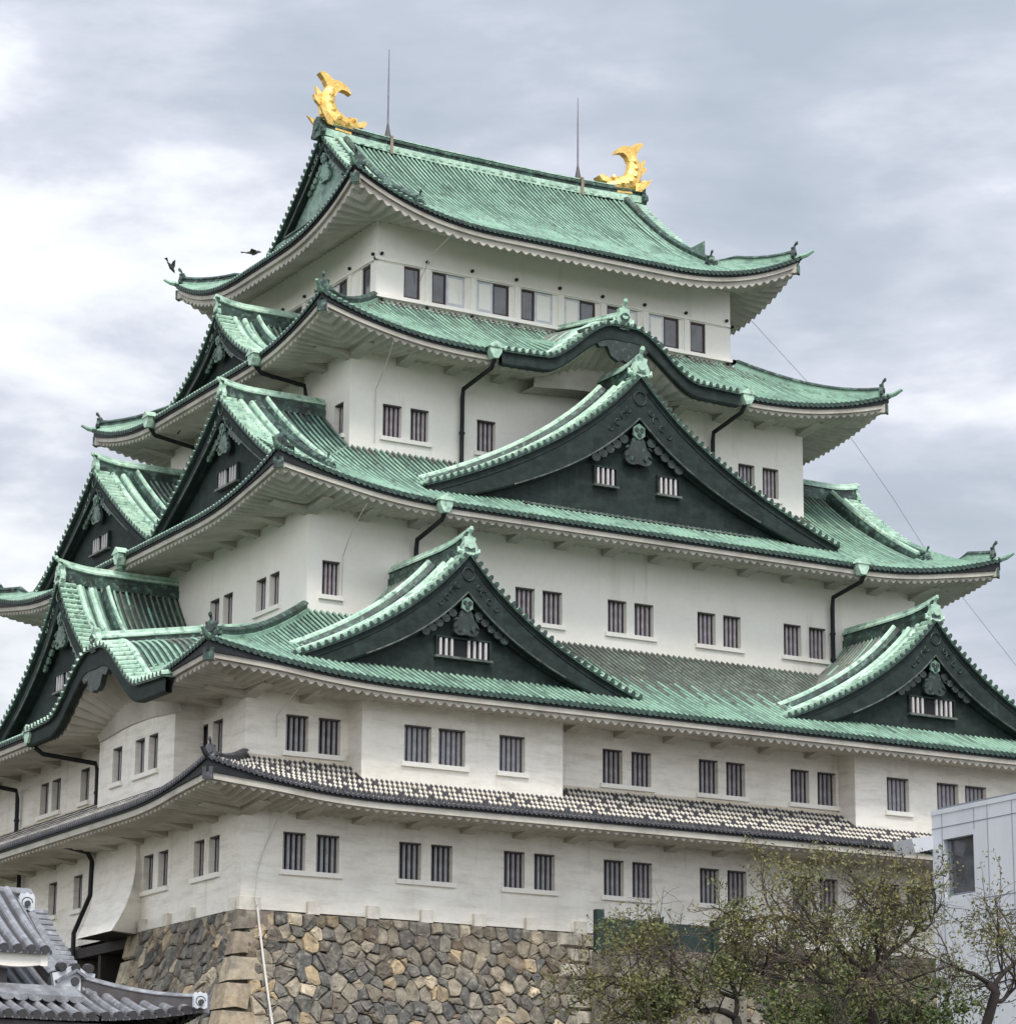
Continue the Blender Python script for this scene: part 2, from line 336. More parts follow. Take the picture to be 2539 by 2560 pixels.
def eave_side(ri, k, parent):
    r = ROOF[ri]; U, Y = extents(ri, k); m = MB(k); ov = r['o']
    wl = r['ze']
    th = {0: .20, 1: .22, 2: .21, 3: .21, 4: .27}[ri]; rise = {0: .02, 1: .12, 2: .14, 3: .18, 4: .42}[ri]
    lam = {0: .165, 1: .165, 2: .165, 3: .17, 4: .185}[ri]
    def ze(u, d): return zroof(ri, k, u, 0) - r['ze'] - (0 if d <= 0 else 0)
    def wedge(u): return (.16, .15, .13, .06, 0)[ri] * max(0.0, 1 - (U - abs(u)) / 1.5) ** 1.6
    # flat boards
    def band(y0, zt, zb, mi=0, y1=None):
        st = int(2 * U / 0.25); ra = []; rb = []; rc = []
        for i in range(st + 1):
            u = -(U - y0) + 2 * (U - y0) * i / st; z = zroof(ri, k, u, 0); wz = wedge(u)
            ra.append((u, -(Y - y0), z + zt - (wz if mi == 0 else 0))); rb.append((u, -(Y - y0), z + zb - wz)); rc.append((u * (U - (y1 or y0)) / (U - y0), -(Y - (y1 or y0)), z + zb - wz))
        m.grid([ra, rb, rc], mi)
    band(0.03, -0.03, -0.075, 1, 0.06)
    band(0.06, -0.075, -0.075 - (0.085 if ri != 0 else 0.10), 0, 0.12)
    # scalloped plastered rafters
    U2 = U - 0.12; n = int(2 * U2 / lam); t0 = -0.075 - 0.08; amp = 0.062
    rows = 5; R_ = [[] for _ in range(rows + 2)]
    for i in range(n * 6 + 1):
        u = -U2 + 2 * U2 * i / (n * 6); ph = (i % 6) / 6.0
        wv = abs(math.sin(math.pi * ph)) ** 0.8 if False else (0.5 - 0.5 * math.cos(2 * math.pi * ph)) ** 0.8
        zt = zroof(ri, k, u, 0) - wedge(u)
        R_[0].append((u, -(Y - 0.12), zt + t0 + 0.02))
        c = U - abs(u)
        dm = min(ov + 0.02, c)
        for j in range(rows + 1):
            d = 0.12 + max(0.0, dm - 0.12) * j / rows; q = (d - 0.12) / (ov - 0.12)
            L0 = zt - r['ze']
            z = r["ze"] - th + rise * q + L0 * max(0.0, 1 - q) ** 1.3
            R_[j + 1].append((u, -(Y - d), z + 0.03 - amp * wv * (1 - 0.35 * q)))
    m.grid(R_, 0)
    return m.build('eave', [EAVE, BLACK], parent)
def hip_path(ri, sx, sy, d0, d1, n=10):
    r = ROOF[ri]; P = []
    for i in range(n + 1):
        d = d0 + (d1 - d0) * i / n
        x = (A[ri] + r['o'] - d) * sx; y = (B[ri] + r['o'] - d) * sy
        z = hz(r, max(d, 0)) + lift(r, d, max(d, 0)) + (0.06 * (-d) / 0.1 if d < 0 else 0)
        P.append((x, y, z))
    return P
def ridge_prof(wd, h):
    return [(-wd, -.06), (-wd, h * .30), (-wd * .72, h * .34), (-wd * .72, h * .62), (-wd * 1.05, h * .66), (-wd * 1.05, h * .78), (-wd * .5, h * .95), (0, h),
            (wd * .5, h * .95), (wd * 1.05, h * .78), (wd * 1.05, h * .66), (wd * .72, h * .62), (wd * .72, h * .34), (wd, h * .30), (wd, -.06)]
RPM = [1, 1, 1, 0, 0, 0, 0, 0, 0, 0, 0, 0, 1, 1, 1]
def finial(m, pos, dr, s=1.0, knob=True, mi=0):
    """ogre tile: shield with ears, boss and a curled knob on top; dr = horizontal facing direction"""
    p = Vector(pos); d = Vector((dr[0], dr[1], 0)).normalized(); a = Vector((d.y, -d.x, 0)); u = Vector((0, 0, 1))
    out = [(-.17, -.05), (-.20, .12), (-.13, .26), (-.15, .34), (-.07, .36), (0, .40), (.07, .36), (.15, .34), (.13, .26), (.20, .12), (.17, -.05)]
    m.prism([tuple(p + a * (x * s) + u * (z * s) + d * (.05 * s)) for x, z in out], tuple(d * (-.12 * s)), mi)
    c = p + u * (.17 * s)
    m.prism([tuple(c + a * (.09 * s * math.cos(t * math.pi / 4)) + u * (.09 * s * math.sin(t * math.pi / 4)) + d * (.05 * s)) for t in range(8)], tuple(d * (.04 * s)), mi)
    for sg in (-1, 1):
        m.tube([tuple(p + a * (sg * .17 * s) + u * (.02 * s)), tuple(p + a * (sg * .25 * s) + u * (.03 * s)), tuple(p + a * (sg * .27 * s) + u * (.12 * s))], [.05 * s, .05 * s, .02 * s], 6, mi)
    if knob:
        m.tube([tuple(p + u * (.34 * s)), tuple(p + u * (.44 * s) + d * (.03 * s)), tuple(p + u * (.52 * s) + d * (.10 * s)), tuple(p + u * (.58 * s) + d * (.12 * s))], [.05 * s, .035 * s, .055 * s, .03 * s], 6, mi)

# ---- windows
def bars_mesh(w_, h_, nb, bm, back, curt=False):
    m = MB()
    m.poly([(-w_ / 2, .215, -h_ / 2), (w_ / 2, .215, -h_ / 2), (w_ / 2, .215, h_ / 2), (-w_ / 2, .215, h_ / 2)], 1)
    if curt:
        m.poly([(-w_ * .05, .20, -h_ / 2), (w_ * .30, .20, -h_ / 2), (w_ * .30, .20, h_ / 2), (-w_ * .05, .20, h_ / 2)], 2)
    for i in range(nb):
        x = -w_ / 2 + w_ * (i + .62) / (nb + .24); bw = w_ * .115
        m.box((x - bw / 2, .115, -h_ / 2), (x + bw / 2, .165, h_ / 2), 0)
    return m
def frame_mesh(w_, h_):
    m = MB(); t = .022
    m.box((-w_ / 2, .01, h_ / 2 - t), (w_ / 2, .21, h_ / 2 + .002), 0); m.box((-w_ / 2, .09, -h_ / 2), (w_ / 2, .21, -h_ / 2 + t * .6), 0)
    m.box((-w_ / 2 - .002, .105, -h_ / 2 + t * .6), (-w_ / 2 + t, .21, h_ / 2 - t), 0); m.box((w_ / 2 - t, .105, -h_ / 2 + t * .6), (w_ / 2 + .002, .21, h_ / 2 - t), 0)
    return m
PROTO = {}
def add_window(k, uc, depth, z0, z1, w_, style, parent):
    key = (round(w_, 2), round(z1 - z0, 2), style)
    loc = tf(k, (uc, -depth, (z0 + z1) / 2)); loc = (loc[0] * K, loc[1] * K, (loc[2] - 6.3) * K)
    if key not in PROTO:
        f_ = frame_mesh(w_, z1 - z0).build('window', FRM); b_ = bars_mesh(w_, z1 - z0, 4 if w_ < .45 else 5, None, None, style == 'c').build(
            'window_bars', [BAR if style == 'g' else BARP, INT, CURT]); b_.parent = f_
        f_.parent = parent; PROTO[key] = (f_, b_); o = f_
    else:
        f_, b_ = PROTO[key]; o = link_copy(f_, parent); link_copy(b_, o)
    o.location = loc; o.rotation_euler = (0, 0, RZ[k])
    return o
def sill(k, u0, u1, depth, z, parent):
    m = MB(k); m.box((u0 - .06, -depth - .055, z - .085), (u1 + .06, -depth + .03, z - .008)); return m.build('window_sill', PLAS, parent)
def wall_face(m, k, depth, u0, u1, z0, z1, holes, rec=.22, bottom=None):
    us = sorted(set([u0, u1] + [h[0] for h in holes] + [h[1] for h in holes])); zs = sorted(set([z0, z1] + [h[2] for h in holes] + [h[3] for h in holes]))
    m.k = k
    for i in range(len(us) - 1):
        for j in range(len(zs) - 1):
            cu, cz = (us[i] + us[i + 1]) / 2, (zs[j] + zs[j + 1]) / 2
            if any(h[0] < cu < h[1] and h[2] < cz < h[3] for h in holes): continue
            m.poly([(us[i], -depth, zs[j]), (us[i + 1], -depth, zs[j]), (us[i + 1], -depth, zs[j + 1]), (us[i], -depth, zs[j + 1])])
    for a_, b_, c_, d_ in holes:
        y0, y1 = -depth, -depth + rec
        m.poly([(a_, y0, c_), (a_, y1, c_), (a_, y1, d_), (a_, y0, d_)]); m.poly([(b_, y0, c_), (b_, y0, d_), (b_, y1, d_), (b_, y1, c_)])
        m.poly([(a_, y0, c_), (b_, y0, c_), (b_, y1, c_), (a_, y1, c_)]); m.poly([(a_, y0, d_), (a_, y1, d_), (b_, y1, d_), (b_, y0, d_)])
W1F = [(-7.79, -7.39), (-7.20, -6.79), (-5.71, -5.30), (-5.12, -4.72), (-3.75, -3.35), (-3.17, -2.77), (-1.81, -1.41), (-1.24, -.84), (.13, .53), (.70, 1.10),
       (2.07, 2.47), (2.65, 3.05), (4.0, 4.4), (4.58, 4.98), (5.95, 6.35), (6.53, 6.93)]
W1L = [(3.61, 4.01), (4.22, 4.62), (5.66, 6.06), (6.25, 6.65), (-.70, -.30), (.50, .90), (-2.2, -1.8)]
W2F = [(-7.79, -7.39), (-7.21, -6.81), (-1.83, -1.43), (-1.25, -.85), (.13, .53), (.70, 1.10), (2.07, 2.47), (2.65, 3.05)]
W2L = [(-.76, -.34), (.62, 1.02), (-1.33, -.93), (6.24, 6.63), (5.68, 6.06)]
W3F = [(-6.22, -5.88), (-2.40, -2.00), (-1.84, -1.43), (-.47, -.07), (.10, .51), (1.47, 1.87), (2.04, 2.43), (3.40, 3.80), (3.98, 4.37)]
W3L = [(1.52, 1.92), (2.09, 2.49), (3.47, 3.87), (4.01, 4.40)]
W4F = [(-4.33, -3.94), (-3.76, -3.38), (-2.37, -1.97), (3.46, 3.84), (4.03, 4.41)]
W4L = [(3.39, 3.75)]
ZS = [(6.96, 7.56), (8.86, 9.45), (12.0, 12.60), (15.46, 16.07)]
# lower and upper limit of each storey's wall
ZW = [(6.30, 8.35), (8.30, 10.32), (11.3, 13.98), (14.8, 17.55), (18.0, 20.08)]
def pairs(L):
    L = sorted(L); out_ = []; i = 0
    while i < len(L):
        if i + 1 < len(L) and L[i + 1][0] - L[i][1] < .3: out_.append((L[i][0], L[i + 1][1])); i += 2
        else: out_.append(L[i]); i += 1
    return out_
WALLS = []
for s_, (wf, wlft) in enumerate(((W1F, W1L), (W2F, W2L), (W3F, W3L), (W4F, W4L))):
    m = MB(); z0, z1 = ZS[s_]; zb, zt = ZW[s_]
    hf = [(a_, b_, z0, z1) for a_, b_ in wf]; hl = [(a_, b_, z0, z1) for a_, b_ in wlft]
    wall_face(m, 0, B[s_], -A[s_], A[s_], zb, zt, hf); wall_face(m, 1, A[s_], -B[s_], B[s_], zb, zt, hl)
    wall_face(m, 2, B[s_], -A[s_], A[s_], zb, zt, []); wall_face(m, 3, A[s_], -B[s_], B[s_], zb, zt, [])
    wo = m.build('wall', PLAS_L if s_ < 2 else PLAS, keep); WALLS.append(wo)
    for i, (a_, b_) in enumerate(wf):
        add_window(0, (a_ + b_) / 2, B[s_], z0, z1, b_ - a_, 'g' if s_ < 2 else ('c' if (s_, i) in ((2, 0), (3, 0), (3, 4), (2, 1)) else 'p'), keep)
    for i, (a_, b_) in enumerate(wlft): add_window(1, (a_ + b_) / 2, A[s_], z0, z1, b_ - a_, 'g' if s_ < 2 else 'p', keep)
    for a_, b_ in pairs(wf): sill(0, a_, b_, B[s_], z0, keep)
    for a_, b_ in pairs(wlft): sill(1, a_, b_, A[s_], z0, keep)
# projecting bays of the second storey
for k, dp, u0, u1, ws in ((0, 8.0, -6.68, -2.92, [(-5.91, -5.41), (-5.28, -4.78), (-4.14, -3.65)]), (0, 8.0, 3.10, 6.90, [(3.80, 4.29), (4.92, 5.41), (5.56, 6.05)]),
                          (1, 9.0, 2.68, 5.86, [(3.28, 3.68), (4.25, 4.64), (4.81, 5.19)])):
    m = MB(k); zb, zt = 8.22, 9.93; wd = (B[1] if k == 0 else A[1])
    wall_face(m, k, dp, u0, u1, zb, zt, [(a_, b_, 8.79, 9.39) for a_, b_ in ws])
    for u in (u0, u1): m.poly([(u, -dp, zb), (u, -wd + .01, zb), (u, -wd + .01, zt), (u, -dp, zt)])
    o = m.build('projecting_bay', PLAS_L, keep)
    m = MB(k); m.box((u0 - .03, -dp - .035, 8.24), (u1 + .03, -dp + .02, 8.40)); m.build('base_strip', CREAM, o)
    for a_, b_ in ws: add_window(k, (a_ + b_) / 2, dp, 8.79, 9.39, b_ - a_, 'g', keep)
    for a_, b_ in pairs(ws): sill(k, a_, b_, dp, 8.79, keep)
for k, dp, spans in ((0, 7.5, ((-8.53, -6.68), (-2.92, 3.10), (6.9, 8.53))), (1, 8.5, ((-7.53, 2.68), (5.86, 7.53)))):
    for u0, u1 in spans:
        m = MB(k); m.box((u0, -dp - .05, 8.60), (u1, -dp + .02, 8.745)); m.build('base_strip', CREAM, WALLS[1])
# small raised plaster blocks over the stone base
for k, dp, L_ in ((0, 7.5, (-8.40, -7.26, -6.20, -5.22, -4.24, -3.26, -2.30)), (1, 8.5, (3.75, 4.75, 5.7, 7.3))):
    for u in L_:
        m = MB(k); m.box((u - .10 - (.06 if u < -8 else 0), -dp - .085, 6.27), (u + .11 + (.1 if u < -8 else 0), -dp + .02, 6.475)); m.build('vent_cover', WJOIN, WALLS[0])
# stone-drop chute over the side gate
m = MB(1); top = [(1.58, -8.5, 7.93), (3.30, -8.5, 7.90)]
rows = []
for i in range(9):
    t = i / 8; z = 7.95 - t * 1.72; yy = -8.56 - 0.64 * t ** 2.2; ul = 1.62 + .95 * t * .6; ur = 3.32 + .68 * t
    ul = 1.62 + .84 * max(0, t - .25) / .75; rows.append([(ul, -8.49, z), (ul, yy, z), (ur, yy, z), (ur - .5 * t * t, -8.49, z)])
m.grid(rows); chute = m.build('stone_drop_chute', PLAS_L, keep, smooth=False)
m = MB(1); m.poly([(2.46, -9.19, 6.235), (4.0, -9.19, 6.235), (3.52, -8.3, 6.235), (2.44, -8.3, 6.235)]); m.build('chute_floor', WOOD, chute)

# ---- top storey, with string courses, studs, posts and sliding panes
CEN = [-3.39] + [-2.415 + .974 * i for i in range(6)] + [3.43]
CENL = [-.974 * 2.5 + .974 * i for i in range(6)]
def top_open(c, kind):
    if kind == 'R': return (c - .02, c + .33)
    if kind == 'L': return (c - .39, c - .03)
    return (c - .39, c + .39)
m = MB(); zb, zt = ZW[4]; z0, z1 = 18.55, 19.17
KF = ['R', 'dw', 'wd', 'dw', 'wd', 'dw', 'wd', 'L']; KL = ['L', 'dw', 'wd', 'dw', 'wd', 'R']
hf = [top_open(c, q) + (z0, z1) for c, q in zip(CEN, KF)]; hl = [top_open(c, q) + (z0, z1) for c, q in zip(CENL, KL)]
wall_face(m, 0, 3, -4, 4, zb, zt, hf, .09); wall_face(m, 1, 4, -3, 3, zb, zt, hl, .09); wall_face(m, 2, 3, -4, 4, zb, zt, []); wall_face(m, 3, 4, -3, 3, zb, zt, [])
w5 = m.build('wall', PLAS, keep)
m = MB(); ms = MB()
for k, a_, b_ in ((0, 4, 3), (1, 3, 4), (2, 4, 3), (3, 3, 4)):
    m.k = ms.k = k; e_ = .05
    m.box((-a_ - e_, -b_ - e_, 19.19), (a_ + e_ - .001 * k, -b_ + .02, 19.235)); m.box((-a_ - .10, -b_ - .10, 18.44), (a_ + .10 - .001 * k, -b_ + .02, 18.505))
    m.box((-a_ - .06, -b_ - .06, 18.28), (a_ + .06 - .001 * k, -b_ + .02, 18.36))
    n = int(a_ * 2)
    for i in range(n + 1):
        u = -a_ + .10 + (2 * a_ - .2) * i / n
        for z, yy in ((19.32, .0), (18.40, .0)):
            m.prism([(u + .033 * math.cos(t * math.pi / 3), -b_ - yy, z + .033 * math.sin(t * math.pi / 3)) for t in range(6)], (0, -.05, 0), 1)
m.build('string_course', [PLAS, BLACK], w5)
m = MB()
for k, L_, dp, q in ((0, CEN, 3, KF), (1, CENL, 4, KL)):
    m.k = k
    for i in range(len(L_) - 1):
        u = (L_[i] + L_[i + 1]) / 2; m.box((u - .055, -dp - .03, 18.505), (u + .055, -dp + .01, 19.19))
    for i, c in enumerate(L_): m.box((c - .43, -dp - .018, 19.17), (c + .43, -dp + .01, 19.189))
m.build('post_row', PLAS, w5)
for k, L_, dp, q in ((0, CEN, 3, KF), (1, CENL, 4, KL)):
    for c, kd in zip(L_, q):
        a_, b_ = top_open(c, kd); m = MB(k); y = -dp + .05; t = .035
        if kd in 'RL': segs = [(a_, b_, 'd')]
        else:
            mid = a_ + .40 * (b_ - a_) if kd == 'dw' else a_ + .46 * (b_ - a_); e2 = b_ - .07
            segs = [(a_, mid, kd[0]), (mid, e2, kd[1])]
        for x0, x1, ty in segs:
            if ty == 'd':
                for bx in ((x0, x0 + t), (x1 - t, x1)): m.box((bx[0], y - .02, z0), (bx[1], y + .02, z1), 0)
                m.box((x0 + t, y - .02, z0), (x1 - t, y + .02, z0 + t), 0); m.box((x0 + t, y - .02, z1 - t), (x1 - t, y + .02, z1), 0)
                m.box((x0 + t, y - .002, z0 + t), (x1 - t, y + .012, z1 - t), 1)
            else:
                m.box((x0, y - .025, z0 + .01), (x1, y + .0, z1 - .01), 2); m.box((x0 + .05, y - .032, z0 + .06), (x1 - .05, y - .025, z1 - .06), 3)
        if kd not in 'RL': m.box((e2, y - .04, z0), (b_, y + .01, z1), 3)
        m.build('sliding_window', [FRMR, GLASS, SHOJI, PLAS], keep)

# ---- roofs
bm_ = MB(); bm_.k = 0    # eave bracket, local: wall at y=0, pointing to -y
bm_.prism([(-.11, 0, -.17), (-.11, 0, .05), (-.11, -.66, .05), (-.11, -.70, -.07), (-.11, -.42, -.10)], (.22, 0, 0))
BRK = None
for ri, r in enumerate(ROOF):
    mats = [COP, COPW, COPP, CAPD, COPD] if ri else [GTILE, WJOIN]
    root = None
    for k in range(4):
        o = roof_side(ri, k, keep if root is None else root, mats)
        if root is None: root = o; o.name = 'roof'
        eave_side(ri, k, root)
    # hip ridges
    e_in = {0: 1.2, 1: 3.25, 2: .62, 3: 2.2, 4: 1.33}[ri]
    hh = .20 if ri else .13
    for sx in (-1, 1):
        for sy in (-1, 1):
            m = MB(); P = hip_path(ri, sx, sy, 0.10, e_in)
            m.sweep(P, ridge_prof(.075, hh), 0, mats=RPM, scale=([1] * 8 + [.7, .35, .1]) if ri in (2, 4) else None)
            tip = hip_path(ri, sx, sy, -.02, .12, 1)
            finial(m, (tip[1][0], tip[1][1], tip[1][2] + .02), (sx, sy), .62 if ri else .5, True, 0)
            # projecting corner tile and the beam end under the corner
            q = hip_path(ri, sx, sy, 0, 0.1, 1)[0]
            m.tube([(q[0] - .10 * sx, q[1] - .10 * sy, q[2] - .03), (q[0] + .06 * sx, q[1] + .06 * sy, q[2] + .03), (q[0] + .16 * sx, q[1] + .16 * sy, q[2] + .11)], [.055, .045, .03], 6, 1)
            b0 = Vector((q[0] - .16 * sx, q[1] - .16 * sy, q[2] - .27)); dv = Vector((sx, sy, 0)).normalized()
            m.sweep([tuple(b0 - dv * .9 + Vector((0, 0, .0 - ROOF[ri]['L'] * .40))), tuple(b0), tuple(b0 + dv * .12)], [(-.075, -.08), (.075, -.08), (.075, .09), (-.075, .09)], 2)
            m.sweep([tuple(b0 + dv * .119), tuple(b0 + dv * .16)], [(-.085, -.09), (.085, -.09), (.085, .10), (-.085, .10)], 0)
            m.build('hip_ridge', [RIDG if ri else GTILE, COP if ri else GTILE, EAVE], root)
    if ri < 4:
        st = .974
        for k in range(4):
            half = A[ri] if k in (0, 2) else B[ri]; wd = B[ri] if k in (0, 2) else A[ri]
            if k > 1: continue
            n = int(2 * half / st)
            for i in range(n + 1):
                u = -half + .05 + (2 * half - .1) * i / n
                if (ri, k) in KARA and abs(u - KARA[(ri, k)][0]) < 1.5: continue
                p = tf(k, (u, -wd, r['ze'] - {0: .10, 1: .05, 2: .03, 3: .0}[ri])); loc = (p[0] * K, p[1] * K, (p[2] - 6.3) * K)
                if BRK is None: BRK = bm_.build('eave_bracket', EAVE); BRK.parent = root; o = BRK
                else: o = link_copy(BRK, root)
                o.location = loc; o.rotation_euler = (0, 0, RZ[k])

# ---- gables
def gable(k, c, Yf, Yb, prof, hwl, hwr, zbase, slopeL=True, slopeR=True, tb=(.62, .30), gs=1.0, sl=0.0, p=.117, wins=(), kara=False,
          ridge_h=.30, desc=True, ridge=True, crest=True, tilt=COPB, over=.24, panel=True, trimq=(.08, .62), panelmat=None, orn=None):
    NQ = 26
    def S(sg, q, y, n_=0.0):
        z = prof(q) + sl * (y - Yf)
        if n_:
            dz = (prof(q + .01) - prof(max(q - .01, 0))) / (.02 if q > .01 else .01); L_ = math.hypot(1, dz)
            return (c + sg * (q - dz / L_ * n_), y, z + n_ / L_)
        return (c + sg * q, y, z)
    pn = MB(k); hm = max(hwl, hwr)
    top = []; 
    qs = [-hwl + (hwl + hwr) * i / 60 for i in range(61)]
    yp = Yf + over
    if kara:
        r0 = [(c + q, yp, prof(abs(q)) + sl * over - .16) for q in qs if abs(q) < hm * .60]; r1 = [(c + q, yp + .12, prof(hm) - .30 + .10 * kbell(abs(q) / hm)) for q in qs if abs(q) < hm * .60]
        wy = -((B if k in (0, 2) else A)[3 if k == 0 else 1] + (0 if k == 0 else .5)); r2 = [(a_, wy, c_) for a_, b_, c_ in r1]
        pn.grid([r0, r1, r2], 0) if k == 0 else pn.grid([r0, r1], 0)
    else:
        r0 = [(c + q, yp, max(prof(abs(q)) - .12, zbase)) for q in qs]; r1 = [(c + q, yp, min(zbase, prof(abs(q)) - .12) - .25) for q in qs]
        pn.grid([r0, r1], 0)
        e0 = hm * .86
        pn.box((c - min(e0, hwl * .86), yp - .16, zbase - .10), (c + min(e0, hwr * .86), yp - .002, zbase - .02), 0)
        pn.box((c - hwl * .55, yp - .20, zbase - .02), (c + hwr * .55, yp - .002, zbase + .012), 1)
    root = pn.build('gable', [panelmat or (DARK if not kara else EAVE), TRIM], keep)
    # tiled slopes
    sm = MB(k)
    for sg, hw, on in ((-1, hwl, slopeL), (1, hwr, slopeR)):
        y0 = Yf + .02; y1 = Yb
        if not on: y1 = Yf + .75
        n = max(2, int((y1 - y0) / p)); cols = []
        for i in range(n):
            yc = y0 + (y1 - y0) * (i + .5) / n
            for a_, b_ in RIBP: cols.append((yc + a_ * (y1 - y0) / n, b_ * .05))
        cols.append((y1, 0))
        rows = [[S(sg, hw * j / NQ, y, h_ + .012) for y, h_ in cols] for j in range(NQ + 1)]
        if sg > 0: rows = rows[::-1]
        nn = len(cols)
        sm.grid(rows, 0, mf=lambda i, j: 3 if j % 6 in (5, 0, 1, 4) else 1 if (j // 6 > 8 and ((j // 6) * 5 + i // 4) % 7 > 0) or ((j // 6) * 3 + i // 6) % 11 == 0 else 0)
        # underside of the overhang
        rows = [[S(sg, hw * j / NQ, y, -.045) for y in (Yf + .02, yp)] for j in range(NQ + 1)]
        sm.grid(rows, 2)
        rows = [[S(sg, hw * j / NQ, Yf + .02, n_) for n_ in (-.045, .012)] for j in range(NQ + 1)]
        sm.grid(rows, 2)
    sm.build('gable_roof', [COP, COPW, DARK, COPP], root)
    # transverse verge tiles
    km = MB(k)
    for sg, hw in ((-1, hwl), (1, hwr)):
        q = .06; 
        while q < hw:
            dz = (prof(q + .02) - prof(q - .02)) / .04; L_ = math.hypot(1, dz); t = Vector((sg / L_, 0, dz / L_)); nrm = Vector((-sg * dz / L_, 0, 1 / L_))
            ctr = Vector(S(sg, q, Yf - .05)) + nrm * .02; rr = .046
            pts = [tuple(ctr + t * (rr * math.cos(math.pi * j / 5)) + nrm * (rr * 1.7 * math.sin(math.pi * j / 5))) for j in range(6)]
            km.prism(pts, (0, .33, sl * .33), 0); km.M[-len(pts) - 2] = 2
            km.prism([tuple(ctr + t * a_ + nrm * b_ + Vector((0, .02, 0))) for a_, b_ in ((-.07, -.035), (.07, -.035), (.07, .0), (-.07, .0))], (0, .26, 0), 1)
            q += .150 / L_
    km.build('verge_tile_row', [tilt, COPP, CAPD], root)
    dm_ = MB(k)
    def run(y, wd, h, f0, f1, mi):
        for sg, hw in ((-1, hwl), (1, hwr)):
            P = [S(sg, hw * (f0 + (f1 - f0) * j / 22), y, .01) for j in range(23)]
            # sweep along a curve lying in a plane of constant y
            n_ = []
            rings = []
            for i, pt in enumerate(P):
                a_ = Vector(P[min(i + 1, 22)]) - Vector(P[max(i - 1, 0)]); a_.normalize(); nr = Vector((-a_.z, 0, a_.x)); nr = nr if nr.z > 0 else -nr
                rings.append([dm_.v(tuple(Vector(pt) + Vector((0, xx, 0)) + nr * yy)) for xx, yy in ((-wd, -.03), (-wd, h * .55), (-wd * .6, h * .9), (0, h), (wd * .6, h * .9), (wd, h * .55), (wd, -.03))])
            for i in range(22):
                for j in range(6): dm_.f((rings[i][j], rings[i][j + 1], rings[i + 1][j + 1], rings[i + 1][j]), mi)
            dm_.f(rings[-1], mi); dm_.f(rings[0][::-1], mi)
    run(Yf + .36, .055, .10, .02, .985, 0)
    if desc:
        gq = min(1.0, .55 + .45 * gs)
        run(Yf + .36 + .22 * gq, .055, .12, .03, .96, 0); run(Yf + .36 + .22 * gq + .26 * gq, .075, .22, .04, .92, 1); run(Yf + .36 + .48 * gq, .045, .27, .04, .92, 0)
        for sg, hw in ((-1, hwl), (1, hwr)):
            q = hw * .93; pp = S(sg, q, Yf + .36 + .48 * gq, .06); finial(dm_, (pp[0], pp[1], pp[2] - .03), (sg, 0), .42 * gs, True, 1)
    if ridge:
        zr = prof(0)
        path = [(c, Yf - .02 + (Yb - Yf) * t, zr + sl * (Yb - Yf) * t + .10 * max(0, 1 - t * 3) ** 2 * (0 if kara else 1)) for t in [j / 10 for j in range(11)]]
        dm_.sweep(path, ridge_prof(.10, ridge_h), 1, mats=RPM_R)
        dm_.sweep([(a_, b_, z_ + ridge_h) for a_, b_, z_ in path], [(-.05, -.02), (-.04, .035), (0, .05), (.04, .035), (.05, -.02)], 0)
        finial(dm_, (c, Yf + .02, zr + .02 + (.05 if kara else 0)), (0, -1), .80 * gs, True, 0)
    dm_.build('gable_ridge', [COPB, RIDG], root)
    # bargeboards
    bm = MB(k)
    for sg, hw in ((-1, hwl), (1, hwr)):
        ra, rb, rc, rd, re_ = [], [], [], [], []
        for j in range(31):
            q = hw * j / 30; t = j / 30; th = tb[0] * (1 - t) ** 1.2 + tb[1] * (1 - (1 - t) ** 1.2)
            if not kara: th *= (1 - .55 * max(0, t - .8) / .2)
            x, _, z = S(sg, q, Yf)
            zb_ = z - th
            ra.append((x, Yf + .03, z - .035)); rb.append((x, Yf + .03, zb_ + .03)); rc.append((x, Yf + .045, zb_)); rd.append((x, Yf + .15, zb_)); re_.append((x, Yf + .15, z - .035))
        bm.grid([ra, rb, rc, rd, re_], 0)
        if not kara:      # second stepped board and the pale trim line on its lower edge
            P0, P1, P2 = [], [], []
            i0, i1 = int(30 * trimq[0]), int(30 * trimq[1])
            for j in range(31):
                x, y, z = rb[j]; P0.append((x, Yf + .15, z)); P1.append((x, Yf + .15, z - .10 * (1 - j / 34))); P2.append((x, Yf + .26, z - .10 * (1 - j / 34)))
            bm.grid([P0, P1, P2], 0)
            bm.tube([(x, Yf + .03, z - .01) for x, y, z in rb[i0 if i0 > 1 else 0:i1 + 1]], .016 * (1 + gs) / 2, 5, 1)
            ml = [(S(sg, hw * j / 30, Yf)[0], Yf + .022, S(sg, hw * j / 30, Yf)[2] - .12 * gs) for j in range(1, 29)]
            bm.tube(ml, .010, 4, 0)
    bm.build('bargeboard', [DARK, TRIM], root)
